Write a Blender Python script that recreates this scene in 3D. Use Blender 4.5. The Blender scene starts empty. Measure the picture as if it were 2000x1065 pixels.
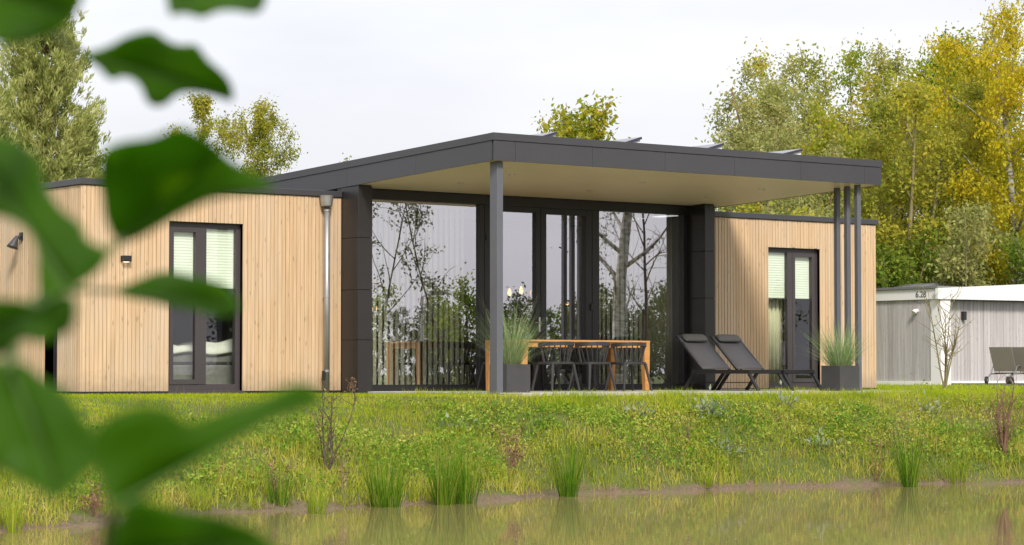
import bpy, bmesh, math, random
import numpy as np
from mathutils import Vector, Matrix
PI = math.pi
RNG = np.random.default_rng(7); random.seed(7)
scn = bpy.context.scene
COL = scn.collection

# ------------------------------------------------------------------ camera
FPX = 4755.4; YAW = .9304; PITCH = .0414
CAM = np.array([-15.0, -29.885, .2613])
FH = np.array([math.cos(YAW), math.sin(YAW), 0]); RT = np.array([math.sin(YAW), -math.cos(YAW), 0])
FW = math.cos(PITCH)*FH + np.array([0, 0, math.sin(PITCH)]); UP = -math.sin(PITCH)*FH + np.array([0, 0, math.cos(PITCH)])
cd = bpy.data.cameras.new('camera'); cam = bpy.data.objects.new('camera', cd); COL.objects.link(cam)
cam.matrix_world = Matrix(((RT[0], UP[0], -FW[0], CAM[0]), (RT[1], UP[1], -FW[1], CAM[1]), (RT[2], UP[2], -FW[2], CAM[2]), (0, 0, 0, 1)))
cd.sensor_width = 36; cd.lens = FPX*36/2000; cd.clip_start = .05; cd.clip_end = 3000
cd.dof.use_dof = True; cd.dof.focus_distance = 34; cd.dof.aperture_fstop = 11
scn.camera = cam
def ray(x, y): return (x-1000)/FPX*RT + (532.5-y)/FPX*UP + FW
def at(x, y, d): return CAM + ray(x, y)*d
def onp(x, y, ax, v):
    r = ray(x, y); return CAM + (v-CAM[ax])/r[ax]*r

# ------------------------------------------------------------------ sky and sun (bright overcast)
SUN_EL, SUN_AZ = 40, 205            # degrees, azimuth clockwise from +Y
w = bpy.data.worlds.new('World'); scn.world = w; w.use_nodes = True
nt = w.node_tree; nt.nodes.clear()
def nd(t, k, **kw):
    n = t.nodes.new(k)
    for a, b in kw.items(): setattr(n, a, b)
    return n
sky = nd(nt, 'ShaderNodeTexSky', sky_type='NISHITA', sun_disc=False)
sky.sun_elevation = math.radians(SUN_EL); sky.sun_rotation = math.radians(SUN_AZ)
sky.air_density = 1; sky.dust_density = 4; sky.ozone_density = 1
bw = nd(nt, 'ShaderNodeRGBToBW'); nt.links.new(sky.outputs[0], bw.inputs[0])
mx = nd(nt, 'ShaderNodeMix', data_type='RGBA'); mx.inputs[0].default_value = .12     # thin veil: a little of the blue shows
ov = nd(nt, 'ShaderNodeMix', data_type='RGBA')                                       # the cloud layer
ov.inputs[6].default_value = (3.55, 3.52, 3.7, 1); ov.inputs[7].default_value = (4.55, 4.5, 4.6, 1)
tc = nd(nt, 'ShaderNodeTexCoord'); mp = nd(nt, 'ShaderNodeMapping'); mp.inputs['Scale'].default_value = (1.2, 1.2, 5)
ns = nd(nt, 'ShaderNodeTexNoise'); ns.inputs['Scale'].default_value = 2.2; ns.inputs['Detail'].default_value = 5
rp = nd(nt, 'ShaderNodeMapRange'); rp.inputs[1].default_value = .35; rp.inputs[2].default_value = .65
nt.links.new(tc.outputs['Generated'], mp.inputs[0]); nt.links.new(mp.outputs[0], ns.inputs[0])
nt.links.new(ns.outputs[0], rp.inputs[0]); nt.links.new(rp.outputs[0], ov.inputs[0])
nt.links.new(ov.outputs[2], mx.inputs[6]); nt.links.new(sky.outputs[0], mx.inputs[7])
bg = nd(nt, 'ShaderNodeBackground'); bg.inputs[1].default_value = .1
out = nd(nt, 'ShaderNodeOutputWorld'); nt.links.new(mx.outputs[2], bg.inputs[0]); nt.links.new(bg.outputs[0], out.inputs[0])
sl = bpy.data.lights.new('sun', 'SUN'); so = bpy.data.objects.new('sun', sl); COL.objects.link(so)
sl.energy = 1.5; sl.angle = math.radians(12); sl.color = (1, .93, .82)
e, a = math.radians(SUN_EL), math.radians(SUN_AZ)
sdir = Vector((math.sin(a)*math.cos(e), math.cos(a)*math.cos(e), math.sin(e)))
so.rotation_euler = sdir.to_track_quat('Z', 'Y').to_euler(); so.location = (0, -20, 30)
scn.view_settings.view_transform = 'Standard'; scn.view_settings.look = 'None'; scn.view_settings.gamma = 1
scn.view_settings.exposure = 1.38; scn.view_settings.use_curve_mapping = False
scn.render.engine = 'CYCLES'; scn.cycles.use_denoising = True; scn.cycles.max_bounces = 8
scn.cycles.transparent_max_bounces = 16; scn.cycles.caustics_reflective = False; scn.cycles.caustics_refractive = False

# ------------------------------------------------------------------ materials
def new(name):
    m = bpy.data.materials.new(name); m.use_nodes = True
    t = m.node_tree; b = t.nodes['Principled BSDF']; return m, t, b
def ramp(t, cols, interp='LINEAR'):
    r = nd(t, 'ShaderNodeValToRGB'); el = r.color_ramp.elements; r.color_ramp.interpolation = interp
    while len(el) < len(cols): el.new(.5)
    for i, c in enumerate(cols):
        el[i].position = i/max(1, len(cols)-(0 if interp == 'CONSTANT' else 1)); el[i].color = (*c[:3], 1)
    return r
def noise(t, scale, detail=4, vec=None, mscale=None):
    n = nd(t, 'ShaderNodeTexNoise'); n.inputs['Scale'].default_value = scale; n.inputs['Detail'].default_value = detail
    g = nd(t, 'ShaderNodeNewGeometry')
    src = vec or g.outputs['Position']
    if mscale:
        m = nd(t, 'ShaderNodeMapping'); m.inputs['Scale'].default_value = mscale; t.links.new(src, m.inputs[0]); src = m.outputs[0]
    t.links.new(src, n.inputs['Vector']); return n
def mixc(t, f, c1, c2, mode='MIX'):
    m = nd(t, 'ShaderNodeMix', data_type='RGBA', blend_type=mode)
    for s, v in ((0, f), (6, c1), (7, c2)):
        if hasattr(v, 'links'): t.links.new(v, m.inputs[s])
        elif isinstance(v, (int, float)): m.inputs[s].default_value = v
        else: m.inputs[s].default_value = (*v[:3], 1)
    return m.outputs[2]
def bump(t, b, h, strength, dist):
    n = nd(t, 'ShaderNodeBump'); n.inputs['Strength'].default_value = strength; n.inputs['Distance'].default_value = dist
    t.links.new(h, n.inputs['Height']); t.links.new(n.outputs[0], b.inputs['Normal'])
def plain(name, c, rough=.5, metal=0, var=.12, nscale=3, spec=.5):
    m, t, b = new(name)
    n = noise(t, nscale, 5); n2 = noise(t, nscale*14, 3)
    f = nd(t, 'ShaderNodeMath', operation='MULTIPLY_ADD'); t.links.new(n2.outputs[0], f.inputs[0]); f.inputs[1].default_value = .4
    t.links.new(n.outputs[0], f.inputs[2])
    lo = [x*(1-var) for x in c]; hi = [min(1, x*(1+var)) for x in c]
    r = ramp(t, [lo, hi]); mr = nd(t, 'ShaderNodeMapRange'); mr.inputs[1].default_value = .35; mr.inputs[2].default_value = 1.05
    t.links.new(f.outputs[0], mr.inputs[0]); t.links.new(mr.outputs[0], r.inputs[0]); t.links.new(r.outputs[0], b.inputs['Base Color'])
    rr = nd(t, 'ShaderNodeMapRange'); rr.inputs[3].default_value = max(.02, rough-.08); rr.inputs[4].default_value = min(1, rough+.08)
    t.links.new(n.outputs[0], rr.inputs[0]); t.links.new(rr.outputs[0], b.inputs['Roughness'])
    b.inputs['Metallic'].default_value = metal; b.inputs['Specular IOR Level'].default_value = spec
    return m
def wood(name, cols, grain=(30, 30, 1.2), knots=True, rough=.65, weather=False):
    m, t, b = new(name)
    g = nd(t, 'ShaderNodeNewGeometry'); oi = nd(t, 'ShaderNodeObjectInfo')
    off = nd(t, 'ShaderNodeVectorMath', operation='MULTIPLY_ADD'); cmb = nd(t, 'ShaderNodeCombineXYZ')
    for i in range(3): t.links.new(oi.outputs['Random'], cmb.inputs[i])
    t.links.new(cmb.outputs[0], off.inputs[0]); off.inputs[1].default_value = (7, 9, 13); t.links.new(g.outputs['Position'], off.inputs[2])
    n1 = noise(t, 1, 6, off.outputs[0], grain); n2 = noise(t, 1, 3, off.outputs[0], tuple(x*.25 for x in grain))
    tone = ramp(t, cols); f = nd(t, 'ShaderNodeMath', operation='MULTIPLY_ADD'); f.inputs[1].default_value = .55
    t.links.new(oi.outputs['Random'], f.inputs[0]); mr = nd(t, 'ShaderNodeMapRange'); mr.inputs[1].default_value = .3; mr.inputs[2].default_value = .7; mr.inputs[4].default_value = .45
    t.links.new(n2.outputs[0], mr.inputs[0]); t.links.new(mr.outputs[0], f.inputs[2]); t.links.new(f.outputs[0], tone.inputs[0])
    gr = nd(t, 'ShaderNodeMapRange'); gr.inputs[1].default_value = .3; gr.inputs[2].default_value = .75; gr.inputs[3].default_value = .78; gr.inputs[4].default_value = 1.08
    t.links.new(n1.outputs[0], gr.inputs[0])
    c = mixc(t, 1.0, tone.outputs[0], gr.outputs[0], 'MULTIPLY')
    if knots:
        v = nd(t, 'ShaderNodeTexVoronoi'); mm = nd(t, 'ShaderNodeMapping'); mm.inputs['Scale'].default_value = (14, 14, 3.4); v.inputs['Scale'].default_value = 1
        t.links.new(off.outputs[0], mm.inputs[0]); t.links.new(mm.outputs[0], v.inputs[0])
        k = nd(t, 'ShaderNodeMapRange'); k.inputs[1].default_value = .06; k.inputs[2].default_value = .17; k.inputs[3].default_value = .55; k.inputs[4].default_value = 0
        t.links.new(v.outputs['Distance'], k.inputs[0]); c = mixc(t, k.outputs[0], c, tuple(x*.28 for x in cols[0]))
    if weather:      # silvered patches and splash dirt
        nw_ = noise(t, 1, 4, None, (1.6, 1.6, .55)); k = nd(t, 'ShaderNodeMapRange'); k.inputs[1].default_value = .45; k.inputs[2].default_value = .75; k.inputs[4].default_value = .45
        t.links.new(nw_.outputs[0], k.inputs[0]); c = mixc(t, k.outputs[0], c, (.52, .45, .37))
        sz = nd(t, 'ShaderNodeSeparateXYZ'); t.links.new(g.outputs['Position'], sz.inputs[0]); ns_ = noise(t, 9, 4); ad = nd(t, 'ShaderNodeMath', operation='MULTIPLY_ADD'); ad.inputs[1].default_value = -.35
        t.links.new(ns_.outputs[0], ad.inputs[0]); t.links.new(sz.outputs[2], ad.inputs[2]); k2 = nd(t, 'ShaderNodeMapRange'); k2.inputs[1].default_value = -.15; k2.inputs[2].default_value = .12; k2.inputs[3].default_value = .5; k2.inputs[4].default_value = 0
        t.links.new(ad.outputs[0], k2.inputs[0]); c = mixc(t, k2.outputs[0], c, (.26, .20, .14))
    t.links.new(c, b.inputs['Base Color']); b.inputs['Roughness'].default_value = rough
    bump(t, b, n1.outputs[0], .25, .003); return m
def leafmat(name, cols, trans=.35, rough=.55, patch=.5, pscale=.6):
    m, t, b = new(name)
    g = nd(t, 'ShaderNodeNewGeometry'); n = noise(t, pscale, 2)
    f = nd(t, 'ShaderNodeMix', data_type='FLOAT'); f.inputs[0].default_value = patch
    mr = nd(t, 'ShaderNodeMapRange'); mr.inputs[1].default_value = .3; mr.inputs[2].default_value = .7; t.links.new(n.outputs[0], mr.inputs[0])
    t.links.new(g.outputs['Random Per Island'], f.inputs[2]); t.links.new(mr.outputs[0], f.inputs[3])
    r = ramp(t, cols); t.links.new(f.outputs[0], r.inputs[0])
    t.links.new(r.outputs[0], b.inputs['Base Color']); b.inputs['Roughness'].default_value = rough; b.inputs['Specular IOR Level'].default_value = .12
    tr = nd(t, 'ShaderNodeBsdfTranslucent'); t.links.new(r.outputs[0], tr.inputs[0])
    ms = nd(t, 'ShaderNodeMixShader'); ms.inputs[0].default_value = trans
    t.links.new(b.outputs[0], ms.inputs[1]); t.links.new(tr.outputs[0], ms.inputs[2]); t.links.new(ms.outputs[0], t.nodes['Material Output'].inputs[0])
    return m
def glass(name, refl, tint):
    m, t, b = new(name); t.nodes.remove(b)
    tr = nd(t, 'ShaderNodeBsdfTransparent'); tr.inputs[0].default_value = (*tint, 1)
    gl = nd(t, 'ShaderNodeBsdfGlossy'); gl.inputs['Roughness'].default_value = 0; gl.inputs[0].default_value = (.93, .92, .98, 1)
    fr = nd(t, 'ShaderNodeFresnel'); fr.inputs[0].default_value = 1.5
    a = nd(t, 'ShaderNodeMath', operation='ADD'); a.use_clamp = True; a.inputs[1].default_value = refl; t.links.new(fr.outputs[0], a.inputs[0])
    n = noise(t, .8, 1); bp = nd(t, 'ShaderNodeBump'); bp.inputs['Strength'].default_value = .02; bp.inputs['Distance'].default_value = .02
    t.links.new(n.outputs[0], bp.inputs['Height']); t.links.new(bp.outputs[0], gl.inputs['Normal'])
    gm = nd(t, 'ShaderNodeNewGeometry'); iv = nd(t, 'ShaderNodeMath', operation='SUBTRACT'); iv.inputs[0].default_value = 1; t.links.new(gm.outputs['Backfacing'], iv.inputs[1])
    mu_ = nd(t, 'ShaderNodeMath', operation='MULTIPLY'); t.links.new(a.outputs[0], mu_.inputs[0]); t.links.new(iv.outputs[0], mu_.inputs[1])   # mirror on the outer face only
    ms = nd(t, 'ShaderNodeMixShader'); t.links.new(mu_.outputs[0], ms.inputs[0]); t.links.new(tr.outputs[0], ms.inputs[1]); t.links.new(gl.outputs[0], ms.inputs[2])
    t.links.new(ms.outputs[0], t.nodes['Material Output'].inputs[0]); return m
def glow(name, c, s):
    m, t, b = new(name); b.inputs['Base Color'].default_value = (*c, 1)
    b.inputs['Emission Color'].default_value = (*c, 1); b.inputs['Emission Strength'].default_value = s; return m

M = {}
M['clad'] = wood('larch_cladding', [(.545, .37, .218), (.60, .42, .255), (.65, .465, .295), (.60, .465, .325)], (60, 60, 1.6), weather=True)
M['teak'] = wood('table_wood', [(.46, .21, .06), (.56, .28, .09), (.62, .33, .11)], (6, 60, 60), knots=False, rough=.5)
M['grey_board'] = wood('grey_boards', [(.40, .38, .38), (.46, .44, .44), (.52, .50, .49)], (20, 20, .8))
M['metal'] = plain('anthracite_sheet', (.047, .048, .056), .40, 0, .12, 1.2)
M['post'] = plain('grey_blue_paint', (.105, .112, .135), .45, 0, .08, 2)
M['dark'] = plain('dark_panel', (.022, .020, .021), .38, 0, .12, 1.5)
M['frame'] = plain('window_frame_paint', (.055, .047, .052), .42, 0, .1, 2)
M['black'] = plain('black_powder_coat', (.016, .016, .017), .45, 0, .15, 6)
M['chair'] = plain('black_plastic', (.03, .03, .032), .42, 0, .15, 6)
M['sling'] = plain('charcoal_textile', (.058, .058, .066), .75, 0, .15, 40)
M['pillow'] = plain('pillow_textile', (.075, .075, .075), .85, 0, .2, 60)
M['planter'] = plain('planter_grey', (.05, .05, .053), .55, 0, .15, 4)
M['zinc'] = plain('zinc', (.42, .42, .42), .38, .7, .15, 5)
M['soffit'] = plain('cream_soffit', (.80, .70, .50), .5, 0, .05, .8)
M['paver'] = plain('concrete_paver', (.42, .41, .39), .85, 0, .15, 4)
M['white'] = plain('white_board', (.78, .77, .77), .5, 0, .04, 2)
M['steel'] = plain('brushed_steel', (.6, .58, .54), .3, 1, .1, 20)
M['interior'] = plain('interior_plaster', (.55, .53, .46), .8, 0, .06, 1)
M['floor_in'] = wood('interior_floor', [(.2, .14, .09), (.28, .2, .13)], (4, 40, 40), knots=False)
M['blind'] = plain('pleated_blind', (.80, .86, .76), .8, 0, .05, 2)
M['slat'] = plain('vertical_slat', (.84, .83, .70), .7, 0, .1, 3)
M['curtain'] = plain('curtain_cloth', (.60, .58, .42), .9, 0, .08, 3)
M['duvet'] = plain('white_duvet', (.75, .76, .70), .9, 0, .06, 5)
M['bed'] = plain('grey_upholstery', (.2, .2, .19), .9, 0, .2, 30)
M['solar'] = plain('solar_panel', (.03, .03, .045), .15, 0, .1, 2)
M['taupe'] = plain('taupe_textile', (.30, .27, .24), .8, 0, .1, 30)
M['soil'] = plain('soil', (.06, .045, .03), .95, 0, .3, 20)
M['rubber'] = plain('rubber', (.03, .028, .025), .7)
M['roof2'] = plain('grey_roofing', (.16, .16, .17), .7, 0, .12, 2)
M['glass'] = glass('coated_glazing', .46, (.95, .97, .93))
M['glass2'] = glass('clear_glazing', .05, (.96, .98, .96))
M['bulb'] = glow('lit_bulb', (1, .55, .16), 1.0)
M['lens'] = glow('downlight_lens', (1, .88, .7), 1.2)
M['basket'] = plain('rattan', (.45, .28, .10), .8, 0, .2, 30)
M['bark'] = plain('bark_olive', (.24, .20, .11), .9, 0, .35, 5)
M['bark_dark'] = plain('bark_dark', (.09, .065, .05), .9, 0, .35, 5)
M['bark_red'] = plain('bark_reddish', (.20, .11, .08), .85, 0, .3, 6)
M['ink'] = plain('number_ink', (.08, .07, .1), .6)
# birch bark
m, t, b = new('birch_bark'); n = noise(t, 1, 4, None, (6, 6, 18)); r = ramp(t, [(.05, .045, .04), (.08, .07, .06), (.5, .48, .46), (.6, .58, .56)]); t.links.new(n.outputs[0], r.inputs[0])
t.links.new(r.outputs[0], b.inputs['Base Color']); b.inputs['Roughness'].default_value = .8; M['birch'] = m
# water
m, t, b = new('pond_water')
n0 = noise(t, .35, 3); r = ramp(t, [(.20, .150, .075), (.265, .200, .108)]); t.links.new(n0.outputs[0], r.inputs[0]); t.links.new(r.outputs[0], b.inputs['Base Color'])
b.inputs['Roughness'].default_value = .02; b.inputs['IOR'].default_value = 1.33
n1 = noise(t, 1, 3, None, (5, 5, 5)); bump(t, b, n1.outputs[0], .08, .008); M['water'] = m
# ground
m, t, b = new('ground_soil_and_turf')
gz = nd(t, 'ShaderNodeNewGeometry'); sx = nd(t, 'ShaderNodeSeparateXYZ'); t.links.new(gz.outputs['Position'], sx.inputs[0])
n = noise(t, 3.5, 6); n2 = noise(t, 25, 4)
gcol = ramp(t, [(.045, .065, .012), (.08, .11, .018), (.12, .13, .03)]); t.links.new(n.outputs[0], gcol.inputs[0])
mcol = ramp(t, [(.06, .042, .028), (.14, .10, .068), (.24, .18, .125)]); t.links.new(n2.outputs[0], mcol.inputs[0])
h = nd(t, 'ShaderNodeMath', operation='MULTIPLY_ADD'); t.links.new(n.outputs[0], h.inputs[0]); h.inputs[1].default_value = .35; t.links.new(sx.outputs[2], h.inputs[2])
mr = nd(t, 'ShaderNodeMapRange'); mr.inputs[1].default_value = -1.0; mr.inputs[2].default_value = -.92; t.links.new(h.outputs[0], mr.inputs[0])
t.links.new(mixc(t, mr.outputs[0], mcol.outputs[0], gcol.outputs[0]), b.inputs['Base Color']); b.inputs['Roughness'].default_value = .95
bump(t, b, n2.outputs[0], .6, .03); M['ground'] = m
G1, G2, G3 = (.10, .17, .015), (.19, .27, .03), (.30, .33, .05)
M['lawn'] = leafmat('lawn_blades', [(.18, .29, .008), (.32, .44, .012), (.48, .55, .022), (.58, .53, .09)], .47, .5, .55, .9)
M['rough'] = leafmat('rough_grass', [(.13, .22, .010), (.29, .35, .02), (.48, .46, .07), (.58, .47, .20)], .35, .6, .5, 1.2)
M['straw'] = leafmat('matted_straw', [(.09, .16, .015), (.19, .25, .03), (.36, .33, .09), (.48, .39, .19)], .3, .7, .45, 2.5)
M['herb'] = leafmat('herb_leaves', [(.05, .16, .014), (.14, .29, .025), (.30, .41, .05), (.52, .53, .14)], .35, .55, .5, 1.6)
M['herb_grey'] = leafmat('grey_herb', [(.18, .24, .13), (.27, .33, .21), (.36, .40, .28)], .25, .7, .3, 4)
M['dry'] = leafmat('dry_stems', [(.16, .085, .05), (.28, .18, .10), (.42, .32, .18)], .15, .8, .3, 2)
M['rush'] = leafmat('rush_blades', [(.035, .11, .006), (.08, .20, .01), (.18, .31, .02), (.38, .34, .08)], .4, .45, .15, 2)
M['rush_bright'] = leafmat('bright_sedge', [(.16, .27, .02), (.28, .38, .03), (.42, .44, .06)], .4, .45, .15, 2)
M['orn'] = leafmat('ornamental_blades', [(.13, .24, .07), (.22, .35, .12), (.35, .45, .22), (.50, .50, .32)], .35, .5, .15, 3)
M['litter'] = leafmat('floating_litter', [(.3, .22, .1), (.5, .42, .24), (.6, .56, .42)], .1, .6, 0)
def tl(name, cols, **k): M[name] = leafmat('foliage_'+name, cols, **k)
tl('pine', [(.22, .27, .07), (.40, .45, .13), (.58, .60, .22), (.68, .68, .34)], trans=.5, patch=.45, pscale=1.1)
tl('birchleaf', [(.17, .23, .03), (.31, .34, .045), (.47, .44, .055), (.56, .47, .07)], trans=.5, patch=.5, pscale=.8)
tl('maple', [(.14, .22, .02), (.27, .33, .03), (.44, .41, .035), (.56, .36, .04)], trans=.5, patch=.6, pscale=.7)
tl('willow', [(.20, .24, .07), (.33, .36, .11), (.47, .47, .17), (.46, .37, .13)], trans=.5, patch=.5, pscale=.5)
tl('autumn', [(.15, .26, .03), (.33, .40, .04), (.52, .48, .05), (.58, .32, .05)], trans=.5, patch=.6, pscale=.5)
tl('yellow', [(.34, .36, .03), (.52, .48, .03), (.64, .54, .03), (.60, .42, .03)], trans=.5, patch=.5, pscale=.6)
tl('green', [(.07, .13, .015), (.14, .23, .025), (.24, .31, .035), (.36, .38, .05)], trans=.5, patch=.5, pscale=.6)
tl('drab', [(.045, .07, .03), (.075, .105, .045), (.11, .14, .055), (.18, .17, .06)], trans=.25, patch=.5, pscale=.5)
# foreground leaf
m, t, b = new('alder_leaf'); n = noise(t, 40, 4); r = ramp(t, [(.04, .112, .001), (.058, .15, .002)]); t.links.new(n.outputs[0], r.inputs[0])
t.links.new(r.outputs[0], b.inputs['Base Color']); b.inputs['Roughness'].default_value = .5; b.inputs['Specular IOR Level'].default_value = .25
tr = nd(t, 'ShaderNodeBsdfTranslucent'); tr.inputs[0].default_value = (.19, .40, .003, 1); ms = nd(t, 'ShaderNodeMixShader'); ms.inputs[0].default_value = .55
t.links.new(b.outputs[0], ms.inputs[1]); t.links.new(tr.outputs[0], ms.inputs[2]); t.links.new(ms.outputs[0], t.nodes['Material Output'].inputs[0]); M['alder'] = m
M['alder_rib'] = plain('alder_midrib', (.06, .13, .02), .6)
M['alder_stem'] = plain('alder_twig', (.12, .17, .05), .7)

# ------------------------------------------------------------------ mesh helpers
def link(name, me, mat=None, parent=None, loc=None, smooth=False):
    if mat is not None and not me.materials: me.materials.append(M[mat] if isinstance(mat, str) else mat)
    o = bpy.data.objects.new(name, me); COL.objects.link(o)
    if parent: o.parent = parent
    if loc is not None: o.location = loc
    return o
def empty(name, loc=(0, 0, 0), rz=0):
    o = bpy.data.objects.new(name, None); COL.objects.link(o); o.location = loc; o.rotation_euler = (0, 0, rz); o.empty_display_size = .2; return o
def tag(o, label=None, cat=None, group=None, kind=None):
    for k, v in (('label', label), ('category', cat), ('group', group), ('kind', kind)):
        if v: o[k] = v
    return o
def npmesh(name, V, F, smooth=False):
    V = np.asarray(V, np.float32); F = np.asarray(F, np.int32); k = F.shape[1]
    me = bpy.data.meshes.new(name); me.vertices.add(len(V)); me.vertices.foreach_set('co', V.ravel())
    me.loops.add(F.size); me.loops.foreach_set('vertex_index', F.ravel())
    me.polygons.add(len(F)); me.polygons.foreach_set('loop_start', np.arange(0, F.size, k, dtype=np.int32))
    me.polygons.foreach_set('loop_total', np.full(len(F), k, np.int32))
    if smooth: me.polygons.foreach_set('use_smooth', np.ones(len(F), bool))
    me.update(calc_edges=True); return me
class MB:
    def __init__(s): s.v = []; s.f = []
    def box(s, x0, x1, y0, y1, z0, z1):
        n = len(s.v); s.v += [(x, y, z) for z in (z0, z1) for y in (y0, y1) for x in (x0, x1)]
        s.f += [tuple(n+i for i in q) for q in ((0, 2, 3, 1), (4, 5, 7, 6), (0, 1, 5, 4), (2, 6, 7, 3), (0, 4, 6, 2), (1, 3, 7, 5))]; return s
    def bar(s, p, q, w, h, up=(0, 0, 1), w2=None, h2=None):
        p, q = Vector(p), Vector(q); d = (q-p).normalized(); u = Vector(up); r = d.cross(u)
        if r.length < 1e-4: r = d.cross(Vector((1, 0, 0)))
        r.normalize(); u = r.cross(d); n = len(s.v)
        for c, ww, hh in ((p, w, h), (q, w2 or w, h2 or h)):
            for a, bb in ((-1, -1), (1, -1), (1, 1), (-1, 1)): s.v.append(tuple(c+r*a*ww/2+u*bb*hh/2))
        s.f += [tuple(n+i for i in x) for x in ((0, 3, 2, 1), (4, 5, 6, 7), (0, 1, 5, 4), (1, 2, 6, 5), (2, 3, 7, 6), (3, 0, 4, 7))]; return s
    def tube(s, pts, rad, k=6, cap=True):
        pts = [Vector(p) for p in pts]; n0 = len(s.v); ref = Vector((.3, .2, 1))
        for i, p in enumerate(pts):
            d = (pts[min(i+1, len(pts)-1)]-pts[max(i-1, 0)])
            if d.length < 1e-9: d = Vector((0, 0, 1))
            d.normalize(); r = d.cross(ref)
            if r.length < .05: r = d.cross(Vector((1, 0, 0)))
            r.normalize(); u = d.cross(r); rr = rad[i] if hasattr(rad, '__len__') else rad
            for j in range(k):
                a = 2*PI*j/k; s.v.append(tuple(p+r*math.cos(a)*rr+u*math.sin(a)*rr))
        for i in range(len(pts)-1):
            for j in range(k):
                a, b_ = n0+i*k+j, n0+i*k+(j+1) % k; s.f.append((a, b_, b_+k, a+k))
        if cap: s.f.append(tuple(n0+j for j in range(k))[::-1]); s.f.append(tuple(n0+(len(pts)-1)*k+j for j in range(k)))
        return s
    def prism(s, poly, z0, z1):
        n = len(s.v); k = len(poly); s.v += [(x, y, z0) for x, y in poly]+[(x, y, z1) for x, y in poly]
        s.f.append(tuple(n+i for i in range(k))[::-1]); s.f.append(tuple(n+k+i for i in range(k)))
        for i in range(k): j = (i+1) % k; s.f.append((n+i, n+j, n+k+j, n+k+i))
        return s
    def mesh(s, name, bevel=0, smooth=False):
        me = bpy.data.meshes.new(name); me.from_pydata(s.v, [], s.f)
        bm = bmesh.new(); bm.from_mesh(me); bmesh.ops.recalc_face_normals(bm, faces=bm.faces)
        if bevel: bmesh.ops.bevel(bm, geom=list(bm.edges), offset=bevel, segments=1, affect='EDGES', clamp_overlap=True)
        if smooth:
            for f in bm.faces: f.smooth = True
        bm.to_mesh(me); bm.free(); return me
    def build(s, name, mat, parent=None, bevel=0, smooth=False, loc=None): return link(name, s.mesh(name, bevel, smooth), mat, parent, loc)
def box(name, mat, parent, x0, x1, y0, y1, z0, z1, bevel=0): return MB().box(x0, x1, y0, y1, z0, z1).build(name, mat, parent, bevel)
def copy_tree(o, parent=None):
    c = o.copy(); COL.objects.link(c); c.parent = parent
    for ch in list(o.children): copy_tree(ch, c)
    return c

# ------------------------------------------------------------------ terrain
WX = np.array([-60, -40, -28, -20, -12, -8, -5.34, -2.24, -.72, 1.05, 3.13, 5.48, 6.89, 8.6, 10.14, 13, 18, 24, 34, 60])
WY = np.array([-70, -40, -19.5, -15.4, -11.6, -10.2, -9.04, -7.56, -7.36, -7.37, -6.59, -6.72, -6.73, -7.27, -7.67, -8.6, -11, -16, -32, -90])
TX = np.array([-30, -4, 0, 2.5, 4.2, 12, 15, 22, 40]); TY = np.array([-6, -2.2, -1.2, -1.8, -4.15, -4.15, -4.6, -7, -12])
def wob(x): return .10*np.sin(x*2.3+.5)+.07*np.sin(x*5.1+1)+.04*np.sin(x*11.3)
def bank_t(x, y):
    yw = np.interp(x, WX, WY)+wob(x); yt = np.interp(x, TX, TY)
    return (y-yw)/np.maximum(.8, yt-yw)
def height(x, y):
    t = bank_t(x, y); yw = np.interp(x, WX, WY)+wob(x)
    land = -1.2+1.155*(1-(1-np.clip(t, 0, 1))**1.75)
    lump = .03*np.sin(x*1.7+y*2.1)+.025*np.sin(x*3.9-y*3.1)+.012*np.sin(x*9+y*7)
    edge = np.clip(t, 0, 1)*np.clip(1-t, 0, 1)*3
    land = land+lump*np.minimum(1, edge)
    yn = -27.5-.745*(x+13.2); d2 = (yn-y)*.8
    near = -1.2+.5*np.clip(d2/2.5, 0, 1)**.8
    bed = -1.2-.6*np.clip(np.minimum(yw-y, y-yn)/2.0, 0, 1)
    z = np.where(t > 0, land, np.where(d2 > 0, near, bed))
    far = np.clip((-y-60)/40, 0, 1)
    return np.where(d2 > 0, z+far*.4, z)
def axis(lo, f0, f1, hi, step):
    fine = np.arange(f0, f1, step); g = np.geomspace(step, 1, 2)
    a = f0-np.geomspace(.5, f0-lo, 26)[::-1]; b_ = f1+np.geomspace(.5, hi-f1, 26)
    return np.concatenate([a, fine, b_])
gx = axis(-700, -14, 22, 900, .16); gy = axis(-700, -12, 1, 900, .16)
GX, GY = np.meshgrid(gx, gy); GZ = height(GX, GY)
V = np.stack([GX.ravel(), GY.ravel(), GZ.ravel()], 1); nx, ny = len(gx), len(gy)
ii = (np.arange(ny-1)[:, None]*nx+np.arange(nx-1)[None]).ravel()
o = link('ground', npmesh('ground', V, np.stack([ii, ii+1, ii+nx+1, ii+nx], 1), True), 'ground'); tag(o, 'grassy ground and sloping bank around the pond', 'ground', kind='structure')
px_ = np.linspace(-62, 62, 40)
o = MB(); o.v = [(-62, -95, -1.2), (62, -95, -1.2), (62, -6.2, -1.2), (-62, -6.2, -1.2)]; o.f = [(0, 1, 2, 3)]
o = o.build('pond', 'water'); tag(o, 'murky olive brown pond water with soft reflections', 'pond', kind='structure')

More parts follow.
